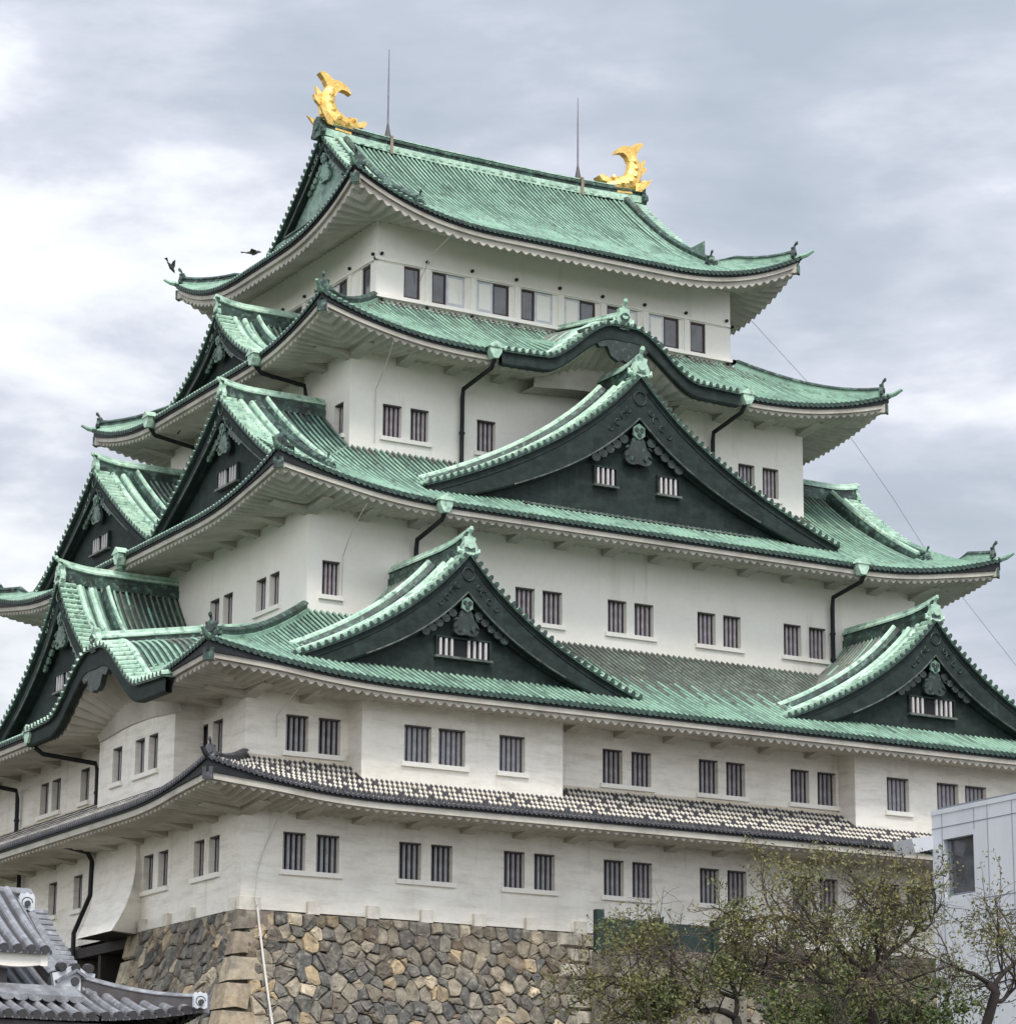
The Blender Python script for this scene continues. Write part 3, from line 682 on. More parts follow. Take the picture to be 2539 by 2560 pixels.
    # hanging ornament and crest
    if crest:
        cm = MB(k); zt = prof(0) + sl * 0 - tb[0]
        y = Yf + .10 if not kara else Yf + .0
        if kara:
            pts = [(-.95, .10), (-.80, -.06), (-.62, -.03), (-.50, -.16), (-.34, -.12), (-.25, -.30), (-.10, -.38), (0, -.34), (.10, -.38), (.25, -.30), (.34, -.12), (.50, -.16), (.62, -.03), (.80, -.06), (.95, .10), (.5, .30), (0, .36), (-.5, .30)]
            cm.prism([(c + x * gs, Yf + .04, zt + z * gs) for x, z in pts], (0, .10, 0), 0)
            ry = Yf - .02
        else:
            zc = zt - .20 * gs
            hexp = [(c + .125 * gs * math.sin(t * math.pi / 3), y, zc + .135 * gs * math.cos(t * math.pi / 3)) for t in range(6)]
            cm.prism(hexp, (0, -.05, 0), 1)
            for t in range(3):
                a_ = t * 2 * math.pi / 3 + math.pi
                cx, cz = c + .055 * gs * math.sin(a_), zc + .055 * gs * math.cos(a_)
                cm.prism([(cx + .042 * gs * math.cos(u * math.pi / 3), y - .05, cz + .042 * gs * math.sin(u * math.pi / 3)) for u in range(6)], (0, -.02, 0), 0)
            lob = []
            for t in range(40):
                a_ = 2 * math.pi * t / 40; rr = (.26 + .055 * math.cos(3 * (a_ + math.pi / 2)) * -1) * gs
                lob.append((c + rr * math.cos(a_) * .88, y + .04, zc - .34 * gs + rr * math.sin(a_) * .92))
            cm.prism(lob, (0, -.06, 0), 0)
            for sg in (-1, 1):
                for j in range(3):
                    a_ = (-.5 + j) * 1.1
                    cm.tube([(c + sg * (.10 + .12 * math.cos(a_) * .8) * gs, y - .02, zc - (.32 + .12 * math.sin(a_)) * gs), (c + sg * (.15 + .12 * math.cos(a_)) * gs, y - .035, zc - (.36 + .13 * math.sin(a_)) * gs)], [.03 * gs, .012 * gs], 5, 0)
                # cloud-like wings under the board
                for j in range(5):
                    q = (.26 + .13 * j) * gs; zz = prof(q) - tb[0] * (1 - q / hm) - .10 * gs
                    cm.prism([(c + sg * q + .085 * gs * math.cos(u * math.pi / 4), y + .05, zz - .02 + .075 * gs * math.sin(u * math.pi / 4)) for u in range(8)], (0, -.05, 0), 0)
            # ring emblem high on the board
            rz_ = prof(0) - tb[0] * .52
            ring = [(c + .115 * gs * math.sin(t * math.pi / 8), Yf + .018, rz_ + .115 * gs * math.cos(t * math.pi / 8)) for t in range(17)]
            cm.tube(ring, .012, 4, 2, caps=False)
            for sg in (-1, 1):
                for j, (dx, dz_, rr) in enumerate(((.30, -.36, .06), (.42, -.50, .05), (.22, -.24, .05), (.55, -.62, .045))):
                    x0 = c + sg * dx * gs; z0_ = rz_ + dz_ * gs * .9
                    cm.tube([(x0 + rr * gs * math.cos(t), Yf + .02, z0_ + rr * gs * math.sin(t)) for t in [u * .7 + j for u in range(7)]], .012, 4, 2, caps=False)
        cm.build('hanging_ornament', [orn or DARKG, COPD, orn or DARKG], root)
    for (u0, u1, z0_, z1_, nb) in wins:
        wm = MB(k); yw = yp - .004
        wm.box((c + u0, yw - .01, z0_), (c + u1, yw, z1_), 1)
        wm.box((c + u0 - .03, yw - .06, z1_), (c + u1 + .03, yw, z1_ + .03), 2); wm.box((c + u0 - .05, yw - .09, z0_ - .04), (c + u1 + .05, yw, z0_), 3)
        for x in (u0 - .03, u1): wm.box((c + x, yw - .06, z0_), (c + x + .03, yw, z1_), 2)
        for i in range(nb):
            x = c + u0 + (u1 - u0) * (i + .6) / (nb + .2)
            if nb > 6 and abs(x - c) < .10: continue
            wm.box((x - .021, yw - .05, z0_), (x + .021, yw - .015, z1_), 0)
        wm.build('gable_window', [BARW, INT, DARK, TRIM], root)
    return root
RPM_R = [1, 1, 1, 1, 0, 0, 0, 0, 0, 0, 0, 1, 1, 1, 1]
def chidori(za, zf, hw, a_=.62):
    # steep at the top, flaring towards the foot
    def P(q):
        s_ = q / hw; t = min(s_, 1.0)
        f_ = .15 * (1 - (1 - t) ** 5) + .85 * ((1 + a_ * .5) * s_ - a_ * .5 * s_ * s_)
        return za - (za - zf) * f_
    return P
def hprof(ri, dr): return lambda q: hz(ROOF[ri], dr - q) + .015 if dr - q > 0 else ROOF[ri]['ze']
# roof 3, front: the big dormer gable
gable(0, 0.0, -5.9, -3.9, chidori(16.78, 14.10, 4.42, .64), 4.42, 4.42, 14.07, tb=(.82, .34), gs=1.15, wins=[(-.86, -.42, 14.66, 14.98, 4), (.50, .94, 14.66, 14.98, 4)], trimq=(0, .60))
# roof 2, front: a pair
for c_ in (-4.85, 4.85):
    gable(0, c_, -8.2, -5.4, chidori(12.32, 10.20, 3.31, .68), 3.31, 3.31, 10.17, tb=(.66, .28), gs=.95, wins=[(-.48, .50, 10.60, 10.90, 9)], trimq=(0, .58))
# left and right faces
for k in (1, 3):
    gable(k, 0.0, -5.9, -3.9, chidori(18.60, 17.15, 2.2, .75), 2.2, 2.2, 17.15, tb=(.34, .16), gs=.75, orn=CARV2)
    for c_ in (-2.95, 2.95):
        pf = hprof(2, 3.75)
        gable(k, c_, -7.08, -4.9, pf, 3.15 if c_ < 0 else 2.95, 3.15 if c_ > 0 else 2.95, 13.98, slopeL=c_ > 0, slopeR=c_ < 0, tb=(.38, .18), gs=.85, orn=CARV2, wins=[(-.40, .40, 14.42, 14.72, 7)], ridge_h=.28)
    gable(k, 0.0, -8.85, -6.4, chidori(12.98, 10.30, 3.35, .75), 3.35, 3.35, 10.35, tb=(.48, .22), gs=1.0, orn=CARV2, wins=[(-.42, .42, 11.0, 11.3, 7)])
    # the gable ends of the top roof
    gable(k, 0.0, -3.74, -3.40, hprof(4, 4.05), 2.75, 2.75, 21.05, slopeL=False, slopeR=False, tb=(.27, .17), gs=.9, ridge=False, panelmat=CARV, desc=False, over=.16, orn=CARV)
# undulating gables
gable(0, 0.0, -5.34, -2.95, lambda q: 17.03 + .86 * kbell(q / 2.6) - .03 * sstep((q / 2.6 - .6) / .4), 2.6, 2.6, 17.0, tb=(.30, .25), sl=.16, kara=True, gs=1.0, desc=False, over=.70, ridge_h=.26)
gable(1, 4.4, -9.88, -6.4, lambda q: 9.91 + .92 * kbell(q / 2.98) - .03 * sstep((q / 2.98 - .6) / .4), 2.98, 2.98, 9.8, tb=(.36, .26), sl=.17, kara=True, gs=.95, desc=False, over=.735, ridge_h=.24)
# ridge of the top roof, with its kudari ridges
m = MB(); zr = hz(ROOF[4], 4.05)
pts = [(x, 0, zr + .10 * (abs(x) / 3.75) ** 3) for x in [-3.80 + .38 * i for i in range(21)]]
m.sweep(pts, [(-.16, -.10), (-.16, .05), (-.13, .05), (-.13, .12), (-.17, .13), (-.17, .17), (-.12, .18), (-.12, .20), (-.15, .21), (-.15, .23), (-.06, .26), (0, .27), (.06, .26), (.15, .23), (.15, .21), (.12, .20), (.12, .18), (.17, .17), (.17, .13), (.13, .12), (.13, .05), (.16, .05), (.16, -.10)],
        0, mats=[1, 0, 1, 1, 0, 0, 0, 1, 1, 0, 1, 1, 1, 1, 0, 1, 1, 0, 0, 0, 1, 1, 0])
for i in range(36):   # upright tiles below the ridge
    x = -3.5 + 7.0 * i / 35
    for sy in (-1, 1): m.box((x - .05, sy * .165 - .012, zr - .04), (x + .05, sy * .165 + .012, zr + .04), 1)
for sx in (-1, 1):
    finial(m, (sx * 3.80, 0, zr + .02), (sx, 0), 1.0, False, 0)
    for sy in (-1, 1):
        for xx, w_, h_ in ((3.30, .07, .19), (3.50, .05, .10)):
            P = []
            for j in range(15):
                y = .15 + 3.2 * j / 14; P.append((sx * xx, sy * y, hz(ROOF[4], 4.05 - y) + lift(ROOF[4], 5.05 - xx, 4.05 - y) + .02))
            m.sweep(P, ridge_prof(w_, h_), 1, mats=RPM)
        finial(m, (sx * 3.30, sy * 3.37, P[-1][2] + .0), (0, sy), .5, True, 0)
m.build('main_ridge', [RIDG, COPB], keep)
# side kudari ridges of roof 3's corner gables running down to the eave
for sx in (-1, 1):
    for sy in (-1, 1):
        m = MB(); P = []
        for j in range(15):
            y = 3.05 + 2.95 * j / 14; P.append((sx * 6.42, sy * y, hz(ROOF[2], 6.7 - y) + lift(ROOF[2], 7.7 - 6.42, 6.7 - y) + .02))
        m.sweep(P, ridge_prof(.06, .17), 1, mats=RPM); finial(m, (sx * 6.42, sy * 6.02, P[-1][2]), (0, sy), .48, True, 0)
        m.build('corner_ridge', [RIDG, COPB], keep)

# ---- rain heads and downpipes
def pipe(k, pts, head=None, r=.042, green=False):
    m = MB(k); m.tube(pts, r, 8); 
    a_, b_ = Vector(pts[-2]), Vector(pts[-1]); n = int((b_ - a_).length / .7)
    for i in range(1, n + 1):
        q = a_.lerp(b_, i / (n + 1)); m.tube([tuple(q - Vector((0, 0, .02))), tuple(q + Vector((0, 0, .02)))], r * 1.35, 8)
    o = m.build('downpipe', COP if green else BLACK, keep, smooth=False)
    if head:
        h = MB(k); x, y, z = head
        h.prism([(x - .12, y - .04, z + .08), (x + .12, y - .04, z + .08), (x + .12, y - .04, z - .05), (x + .05, y - .04, z - .17), (x - .05, y - .04, z - .17), (x - .12, y - .04, z - .05)], (0, .16, 0))
        h.prism([(x - .17, y - .06, z + .03), (x + .17, y - .06, z + .03), (x, y - .06, z + .16)], (0, .22, 0)); h.build('rain_head', COPB, o)
pipe(0, [(-2.72, -5.28, 16.86), (-2.72, -5.15, 16.70), (-2.73, -4.12, 16.56), (-2.73, -4.09, 16.40), (-2.73, -4.08, 15.05)], (-2.75, -5.33, 17.0))
pipe(0, [(2.76, -5.28, 16.84), (2.76, -5.15, 16.70), (2.81, -4.12, 16.56), (2.81, -4.09, 16.40), (2.81, -4.08, 15.05)], (2.78, -5.33, 16.98))
pipe(0, [(-4.50, -6.70, 13.42), (-4.50, -6.6, 13.30), (-4.45, -5.62, 13.16), (-4.45, -5.59, 13.0), (-4.45, -5.58, 11.5)], (-4.53, -6.78, 13.56))
pipe(0, [(4.40, -6.70, 13.42), (4.40, -6.6, 13.30), (4.47, -5.62, 13.2), (4.47, -5.59, 13.0), (4.47, -5.58, 11.5)], (4.30, -6.78, 13.56))
pipe(1, [(2.60, -6.25, 16.86), (2.55, -6.1, 16.74), (2.37, -5.12, 16.70), (2.37, -5.09, 16.5), (2.37, -5.08, 15.2)], (2.65, -6.33, 17.0))
pipe(1, [(-2.2, -6.25, 16.86), (-2.3, -6.1, 16.74), (-2.60, -5.12, 16.70), (-2.60, -5.09, 16.5), (-2.60, -5.08, 15.2)], (-2.15, -6.33, 17.0))
pipe(1, [(.10, -7.72, 13.40), (-.1, -7.55, 13.30), (-.2, -7.5, 13.20), (-.2, -7.5, 13.1), (-.2, -7.5, 12.5)], (.16, -7.78, 13.58), .06, True)
pipe(1, [(1.56, -9.75, 9.60), (1.56, -9.6, 9.50), (1.58, -8.62, 9.42), (1.6, -8.59, 9.3), (1.6, -8.58, 8.5)], (1.50, -9.86, 9.84))
pipe(1, [(-2.2, -9.75, 9.60), (-2.2, -9.6, 9.54), (-2.27, -8.62, 9.46), (-2.27, -8.59, 9.3), (-2.27, -8.58, 8.5)], (-2.1, -9.86, 9.84))
pipe(1, [(2.0, -9.3, 7.86), (1.62, -8.72, 7.84), (1.60, -8.62, 7.7), (1.58, -8.62, 7.1), (1.0, -8.66, 6.5), (1.0, -8.66, 5.9)])
pipe(1, [(-1.9, -9.3, 7.96), (-1.96, -8.62, 7.9), (-1.96, -8.6, 7.8), (-1.96, -8.6, 6.4)])

# ================================================================== STONE BASE
def boff(z): t = max(0.0, 6.32 - z); return .02 + .20 * t + .030 * t * t
base = thing('stone_base', (0, 0, 0), 'tall sloping base of mixed grey and tan boulders under the white keep', 'stone wall')
PAL = [(.075, .078, .08), (.095, .093, .09), (.14, .135, .12), (.18, .17, .145), (.15, .13, .10), (.27, .22, .15), (.115, .10, .085), (.32, .285, .225), (.105, .105, .10), (.21, .19, .155), (.15, .14, .12), (.17, .155, .13), (.12, .095, .075), (.125, .12, .11)]
def clip(poly, mx, my, nx, ny):
    o_ = []
    for i in range(len(poly)):
        a_, b_ = poly[i], poly[(i + 1) % len(poly)]
        da, db = (a_[0] - mx) * nx + (a_[1] - my) * ny, (b_[0] - mx) * nx + (b_[1] - my) * ny
        if da <= 0: o_.append(a_)
        if (da < 0) != (db < 0) and abs(da - db) > 1e-9:
            t = da / (da - db); o_.append((a_[0] + t * (b_[0] - a_[0]), a_[1] + t * (b_[1] - a_[1])))
    return o_
def stones(m, tone, k, half, u0, u1, z0, z1, sp, rnd, edgecourse=True):
    def P(u, z, out_=0.0):
        q = half + boff(z) + out_
        return (u, -q, z)
    pts = []; 
    nz = int((z1 - z0) / sp)
    for j in range(nz):
        n = max(1, int((u1 - u0) / (sp * 1.08)))
        for i in range(n):
            if rnd.random() < .04: continue
            z = z0 + (z1 - z0) * (j + .5 + rnd.uniform(-.42, .42)) / nz
            u = u0 + (u1 - u0) * (i + .5 + (j % 2) * .5 - .25 + rnd.uniform(-.40, .40)) / n
            if edgecourse and j == nz - 1: z = z1 - sp * .42
            wt = rnd.uniform(.0, .6)
            pts.append((u, z, wt))
            if rnd.random() < .20: pts.append((u + sp * rnd.uniform(.3, .6), z + sp * rnd.uniform(.25, .5) * rnd.choice((-1, 1)), 0.0))
    for i, (x, y, wt) in enumerate(pts):
        poly = [(u0, z0), (u1, z0), (u1, z1), (u0, z1)]
        for j, (x2, y2, w2) in enumerate(pts):
            if i == j or abs(x2 - x) > sp * 2.6 or abs(y2 - y) > sp * 2.6: continue
            dx, dy = x2 - x, y2 - y; L2 = dx * dx + dy * dy
            if L2 < 1e-6: continue
            f_ = .5 + (wt - w2) * sp * sp * .35 / L2; f_ = min(.8, max(.2, f_))
            poly = clip(poly, x + dx * f_, y + dy * f_, dx, dy)
            if len(poly) < 3: break
        if len(poly) < 3: continue
        cx = sum(p[0] for p in poly) / len(poly); cy = sum(p[1] for p in poly) / len(poly)
        # round the corners
        q_ = []
        for a_ in range(len(poly)):
            p0, p1, p2 = poly[a_ - 1], poly[a_], poly[(a_ + 1) % len(poly)]
            q_ += [(p1[0] * .87 + p0[0] * .13, p1[1] * .87 + p0[1] * .13), (p1[0] * .87 + p2[0] * .13, p1[1] * .87 + p2[1] * .13)]
        poly = [(px + rnd.uniform(-.012, .012), py + rnd.uniform(-.012, .012)) for px, py in q_]
        c = PAL[min(len(PAL) - 1, int(rnd.random() * len(PAL)))]; v_ = rnd.uniform(.9, 1.5); c = (c[0] * v_ * 1.06, c[1] * v_, c[2] * v_ * .92, 1)
        tx, tz = rnd.uniform(-.18, .18), rnd.uniform(-.22, .22); bul = rnd.uniform(.035, .085)
        rings = []
        for sh, ob in ((.985, -.02), (.965, .02), (.86, bul * .8), (.5, bul)):
            ring = []
            for px, py in poly:
                uu, zz = cx + (px - cx) * sh, cy + (py - cy) * sh
                o2 = ob + ((px - cx) * tx + (py - cy) * tz) * (0 if sh > .94 else .8) + (rnd.uniform(-.012, .012) if sh < .94 else 0)
                ring.append(m.v(P(uu, zz, o2)))
            rings.append(ring)
        n = len(poly)
        for a_ in range(3):
            for b_ in range(n): m.f((rings[a_][b_], rings[a_][(b_ + 1) % n], rings[a_ + 1][(b_ + 1) % n], rings[a_ + 1][b_])); tone.append(c)
        m.f(rings[3]); tone.append(c)
rnd = random.Random(11)
# backing
m = MB()
for k, (hu, hy) in enumerate(((8.5, 7.5), (7.5, 8.5), (8.5, 7.5), (7.5, 8.5))):
    m.k = k; rows = []
    for j in range(13):
        z = 6.29 - 6.4 * j / 12; q = boff(z) - .035
        if k == 1:
            rows.append([(-(hu + q), -(hy + q), z), (.95, -(hy + q), z), (3.2, -(hy + q), z), (hu + q, -(hy + q), z)])
        else: rows.append([(-(hu + q), -(hy + q), z), (hu + q, -(hy + q), z)])
    if k == 1: m.grid(rows, mf=lambda i, j: 1 if (j == 1 and i < 5) else 0)
    else: m.grid(rows)
m.F = [f_ for f_, mi in zip(m.F, m.M) if mi == 0]; m.M = [0] * len(m.F)
m.k = 1
for u, in ((.95,), (3.2,)): m.poly([(u, -9.4, 3.6), (u, -7.9, 3.6), (u, -7.9, 6.29), (u, -8.45, 6.29)])
m.k = 0; m.poly([(-8.5, -7.5, 6.29), (8.5, -7.5, 6.29), (8.5, 7.5, 6.29), (-8.5, 7.5, 6.29)])
m.build('core', GAP, base)
m = MB(0); tone = []; stones(m, tone, 0, 7.5, -8.47, 9.4, 3.2, 6.28, .215, rnd); stones(m, tone, 0, 7.5, -8.6, 9.9, 0, 3.2, .62, rnd, False)
m.build('boulder_facing', STONE, base, tone=tone)
m = MB(1); tone = []; stones(m, tone, 1, 8.5, 3.75, 7.45, 3.6, 6.28, .215, rnd); stones(m, tone, 1, 8.5, 3.2, 9.0, 0, 3.6, .62, rnd, False)
stones(m, tone, 1, 8.5, -8.5, .95, 0, 6.28, .62, rnd, False)
m.build('boulder_facing', STONE, base, tone=tone)
# quoins
m = MB(0); tone = []
def quoin(z1, z0, lu, lv, jig):
    """L-shaped corner block wrapping the near corner, lu along the front, lv along the side"""
    c = random.choice([(.27, .215, .15), (.24, .195, .145), (.20, .165, .13), (.31, .26, .19)]); v_ = rnd.uniform(.85, 1.1); c = (c[0] * v_, c[1] * v_, c[2] * v_, 1)
    g = .018; zz1, zz0 = z1 - g, z0 + g; e0 = rnd.uniform(-.05, .05)
    def C(z, o): return (-(8.5 + boff(z) + o), -(7.5 + boff(z) + o), z)
    o = .035
    for (za, zb2) in ((zz1, zz0),):
        a1 = C(za, o); a0 = C(zb2, o)
        f1 = (a1[0] + lu, a1[1], za + e0 * .3); f0 = (a0[0] + lu + e0, a0[1], zb2 + e0 * .4)
        s1 = (a1[0], a1[1] + lv, za - e0 * .3); s0 = (a0[0], a0[1] + lv - e0, zb2 - e0 * .4)
        mid1 = (a1[0] + lu * .5, a1[1] - .03, za - .01); mid0 = (a0[0] + lu * .5, a0[1] - .03, zb2 + .03)
        n0 = len(m.F)
        m.poly([a1, mid1, mid0, a0]); m.poly([mid1, f1, f0, mid0]); m.poly([a1, a0, s0, s1])
        inn = .14
        m.poly([f1, (f1[0], f1[1] + inn, f1[2]), (f0[0], f0[1] + inn, f0[2]), f0]); m.poly([s1, s0, (s0[0] + inn, s0[1], s0[2]), (s1[0] + inn, s1[1], s1[2])])
        m.poly([a1, s1, (s1[0] + inn, s1[1], s1[2]), (f1[0], f1[1] + inn, f1[2]), f1, mid1]); m.poly([a0, mid0, f0, (f0[0], f0[1] + inn, f0[2]), (s0[0] + inn, s0[1], s0[2]), s0])
        for _ in range(len(m.F) - n0): tone.append(c)
zq = 6.30
for i, (h_, lu, lv) in enumerate(((.36, .62, .34), (.40, .40, .56), (.42, .70, .38), (.44, .42, .70), (.42, .74, .4), (.42, .42, .7), (.6, .65, 1.2), (.6, 1.1, .6), (.6, .7, 1.2), (.6, 1.1, .6), (.7, .7, 1.2))):
    quoin(zq, zq - h_, lu, lv, 0); zq -= h_
# pale squared stones: gate jamb and end of the visible front stretch
def block(k, half, u0, u1, z1, z0, c):
    m.k = k; g = .014; n0 = len(m.F)
    P = lambda u, z, o: (u, -(half + boff(z) + o), z)
    a_, b_ = u0 + g, u1 - g; t, d = z1 - g, z0 + g
    m.poly([P(a_ + .03, t - .03, .06), P(b_ - .03, t - .03, .06), P(b_ - .03, d + .03, .06), P(a_ + .03, d + .03, .06)])
    for q in (((a_, t), (b_, t), (b_ - .03, t - .03), (a_ + .03, t - .03)), ((b_, t), (b_, d), (b_ - .03, d + .03), (b_ - .03, t - .03)),
              ((b_, d), (a_, d), (a_ + .03, d + .03), (b_ - .03, d + .03)), ((a_, d), (a_, t), (a_ + .03, t - .03), (a_ + .03, d + .03))):
        m.poly([P(q[0][0], q[0][1], 0.0), P(q[1][0], q[1][1], 0.0), P(q[2][0], q[2][1], .06), P(q[3][0], q[3][1], .06)])
    m.poly([P(a_, t, 0), P(a_, t, -.9 if k == 1 else -.2), P(a_, d, -.9 if k == 1 else -.2), P(a_, d, 0)])
    m.poly([P(b_, t, 0), P(b_, t, -.2), P(b_, d, -.2), P(b_, d, 0)])
    for _ in range(len(m.F) - n0): tone.append(c)
for j in range(6):
    v_ = rnd.uniform(.9, 1.1); c = (.37 * v_, .315 * v_, .225 * v_, 1); zt = 6.28 - j * .45
    if j % 2 == 0: block(1, 8.5, 3.2, 3.48, zt, zt - .45, c); block(1, 8.5, 3.48, 3.78, zt, zt - .45, c)
    else: block(1, 8.5, 3.2, 3.66, zt, zt - .45, c)
for j in range(9):
    v_ = rnd.uniform(.9, 1.1); c = (.38 * v_, .35 * v_, .29 * v_, 1); zt = 6.28 - j * .26
    if j % 2 == 0: block(0, 7.56, -2.80, -2.30, zt, zt - .26, c); block(0, 7.56, -2.30, -1.92, zt, zt - .26, c)
    else: block(0, 7.56, -2.62, -2.2, zt, zt - .26, c); block(0, 7.56, -2.2, -1.92, zt, zt - .26, c)
m.build('corner_stones', STONE, base, tone=tone)
m = MB(1)
m.poly([(.95, -7.95, 3.6), (3.2, -7.95, 3.6), (3.2, -7.95, 6.29), (.95, -7.95, 6.29)])
for i in range(9): m.box((.97 + i * .25, -8.0, 3.6), (1.18 + i * .25, -7.96, 6.28))
m.box((.95, -8.6, 6.05), (3.2, -7.96, 6.22)); m.box((1.9, -8.55, 3.6), (2.02, -8.0, 6.05))
m.build('gate_door', WOOD, base)

# ================================================================== GOLDEN ROOF FISH
def golden_fish(x, sx, label):
    zb = hz(ROOF[4], 4.05) + .27
    t = thing('roof_fish_statue', (x, 0, zb), label, 'statue', 'golden fish statues on the roof ridge')
    q = lambda a_, b_, c=0.0: (x + sx * (a_ * 1.04 - .05), c * 1.0, zb + b_ * .92 - .07)       # a: towards the middle of the ridge, b: up
    m = MB()
    spine = [(.56, .10), (.40, .11), (.22, .14), (.04, .22), (-.08, .38), (-.12, .58), (-.11, .76), (-.05, .94)]
    rad = [(.08, .10), (.15, .15), (.20, .20), (.22, .23), (.19, .20), (.165, .175), (.135, .15), (.11, .11)]
    rings = []; n = 12
    for i, ((a_, b_), (rw, rh)) in enumerate(zip(spine, rad)):
        p0 = spine[max(i - 1, 0)]; p1 = spine[min(i + 1, len(spine) - 1)]; tx, tz = p1[0] - p0[0], p1[1] - p0[1]; L_ = math.hypot(tx, tz); nx, nz_ = -tz / L_, tx / L_
        rings.append([m.v(q(a_ + nx * rh * math.cos(2 * math.pi * j / n), b_ + nz_ * rh * math.cos(2 * math.pi * j / n), rw * math.sin(2 * math.pi * j / n))) for j in range(n)])
    for i in range(len(rings) - 1):
        for j in range(n): m.f((rings[i][j], rings[i][(j + 1) % n], rings[i + 1][(j + 1) % n], rings[i + 1][j]))
    m.f(rings[0]); m.f(rings[-1][::-1])
    # head: brow, upper and lower jaw, eyes
    m.prism([q(.30, .16, -.13), q(.50, .14, -.10), q(.66, .17, -.08), q(.74, .28, -.07), q(.66, .33, -.08), (q(.52, .26, -.09)), q(.38, .33, -.12), q(.26, .30, -.13)], (0, .26, 0))
    m.prism([q(.30, -.06, -.12), q(.66, -.07, -.09), q(.70, .02, -.08), q(.56, .07, -.09), q(.30, .10, -.12)], (0, .24, 0))
    m.prism([q(.0, -.04, -.15), q(.36, -.08, -.14), q(.36, .14, -.14), q(.06, .24, -.15)], (0, .30, 0))
    for sg in (-1, 1):
        m.tube([q(.42, .27, sg * .09), q(.44, .29, sg * .16)], [.05, .035], 8)
        for j in range(5):     # belly and back scales, raised
            a_, b_ = spine[2 + j]; m.tube([q(a_ + .02, b_, sg * rad[2 + j][0] * .80), q(a_ + .05, b_ + .03, sg * rad[2 + j][0] * 1.12)], [.07, .03], 6)
    m.build('fish_body', GOLD, t, smooth=False)
    def fin(pts, th, yoff=0.0, bend=0.0):
        f_ = MB(); n = len(pts)
        f_.prism([q(a_, b_, yoff - th / 2 + bend * (abs(b_))) for a_, b_ in pts], (0, th, 0)); return f_
    f_ = fin([(-.14, .80), (-.15, .98), (-.22, 1.12), (-.32, 1.24), (-.24, 1.29), (-.12, 1.23), (-.02, 1.14), (.10, 1.14), (.22, 1.09), (.32, 1.0), (.37, .88), (.28, .93), (.17, .95), (.08, .88), (.03, .76)], .16)
    f_.build('tail_fin', GOLD, t)
    f_ = fin([(-.22, .42), (-.38, .60), (-.42, .72), (-.34, .70), (-.38, .92), (-.26, .80), (-.16, .74), (-.14, .50)], .09); f_.build('back_fin', GOLD, t)
    for sg in (-1, 1):
        f_ = MB(); f_.prism([q(-.06, .02, sg * .14), q(-.18, .02, sg * .17), q(-.28, .14, sg * .22), q(-.40, .34, sg * .26), q(-.28, .27, sg * .23), q(-.22, .30, sg * .21), q(-.14, .22, sg * .18), q(-.06, .22, sg * .14)], (0, sg * .05, 0))
        f_.build('side_fin', GOLD, t)
    return t
golden_fish(-3.46, 1, 'gold fish statue at the left end of the top roof ridge, beside the corner gable')
golden_fish(3.46, -1, 'gold fish statue at the right end of the top roof ridge, past both rods')
# ---- lightning rods
for x, zt, lab in ((-2.25, 24.93, 'tall thin lightning rod beside the left golden fish'), (2.25, 24.83, 'tall thin lightning rod beside the right golden fish')):
    z0 = hz(ROOF[4], 4.05) + .24; t = thing('lightning_rod', (x, 0, z0), lab, 'lightning rod', 'lightning rods on the top ridge')
    m = MB(); m.tube([(x, 0, z0 + .25), (x, 0, z0 + 1.2), (x, 0, zt)], [.020, .016, .008], 6); m.build('rod', ROD, t)
    m = MB(); m.tube([(x, 0, z0), (x, 0, z0 + .12), (x, 0, z0 + .34)], [.075, .06, .02], 8); m.build('rod_socket', FRM, t)
    m = MB(); 
    for sy in (-1, 1): m.box((x - .03, sy * .19 - .012, z0 - .36), (x + .03, sy * .19 + .012, z0 + .02))
    m.box((x - .03, -.2, z0 + .0), (x + .03, .2, z0 + .03)); m.build('rod_bracket', RUST, t)
# ---- wires
WL = tag(None or (lambda m: (m.tube([(4.68, -2.57, 19.72), (6.91, -1.53, 18.95), (8.56, -0.76, 18.21), (10.33, 0.07, 17.25), (11.58, 0.65, 16.46), (13.11, 1.31, 15.67), (15.48, 2.29, 14.45), (19.16, 3.73, 12.5), (34, 10, 3.0), (38, 11.5, 0)], .0055, 5), m.build('stay_wire', WIRE))[1])(MB()),
         'thin wire slanting down to the right from under the top roof, across the sky', 'wire')
t = thing('lightning_conductor', (-8.39, -8.0, 0), 'thin lightning conductor cable running down the keep into a white pipe on the stone corner', 'cable')
m = MB()
for P in ([(-2.9, -4.0, 19.62), (-3.0, -3.3, 19.35), (-3.1, -3.05, 18.9)], [(-4.72, -5.1, 16.85), (-4.55, -4.5, 16.6), (-4.5, -4.04, 16.3), (-4.5, -4.03, 15.3)], [(-5.9, -6.5, 13.42), (-5.9, -6.0, 13.1), (-5.85, -5.54, 12.7), (-5.85, -5.53, 11.9)],
          [(-7.98, -8.3, 9.70), (-7.98, -7.9, 9.55), (-7.98, -7.56, 9.40), (-7.98, -7.55, 9.05)], [(-7.95, -8.5, 7.9), (-7.97, -7.7, 7.75), (-8.0, -7.54, 7.55), (-8.15, -7.54, 7.2), (-8.25, -7.56, 6.9), (-8.30, -7.60, 6.5), (-8.30, -7.70, 6.34)]):
    m = MB(); m.tube(P, .010, 5); m.build('cable', PIPEW, t)
m = MB(); P = [(-8.30, -7.66, 6.40)] + [(-8.28 + .02 * i, -(7.5 + boff(6.3 - .42 * i) + .14), 6.3 - .42 * i) for i in range(16)]
m.tube(P, .019, 8)
for i in (2, 5, 9, 13): q = Vector(P[i]); m.tube([tuple(q + Vector((0, 0, .03))), tuple(q - Vector((0, 0, .03)))], .028, 8)
m.build('pipe', PIPEW, t)
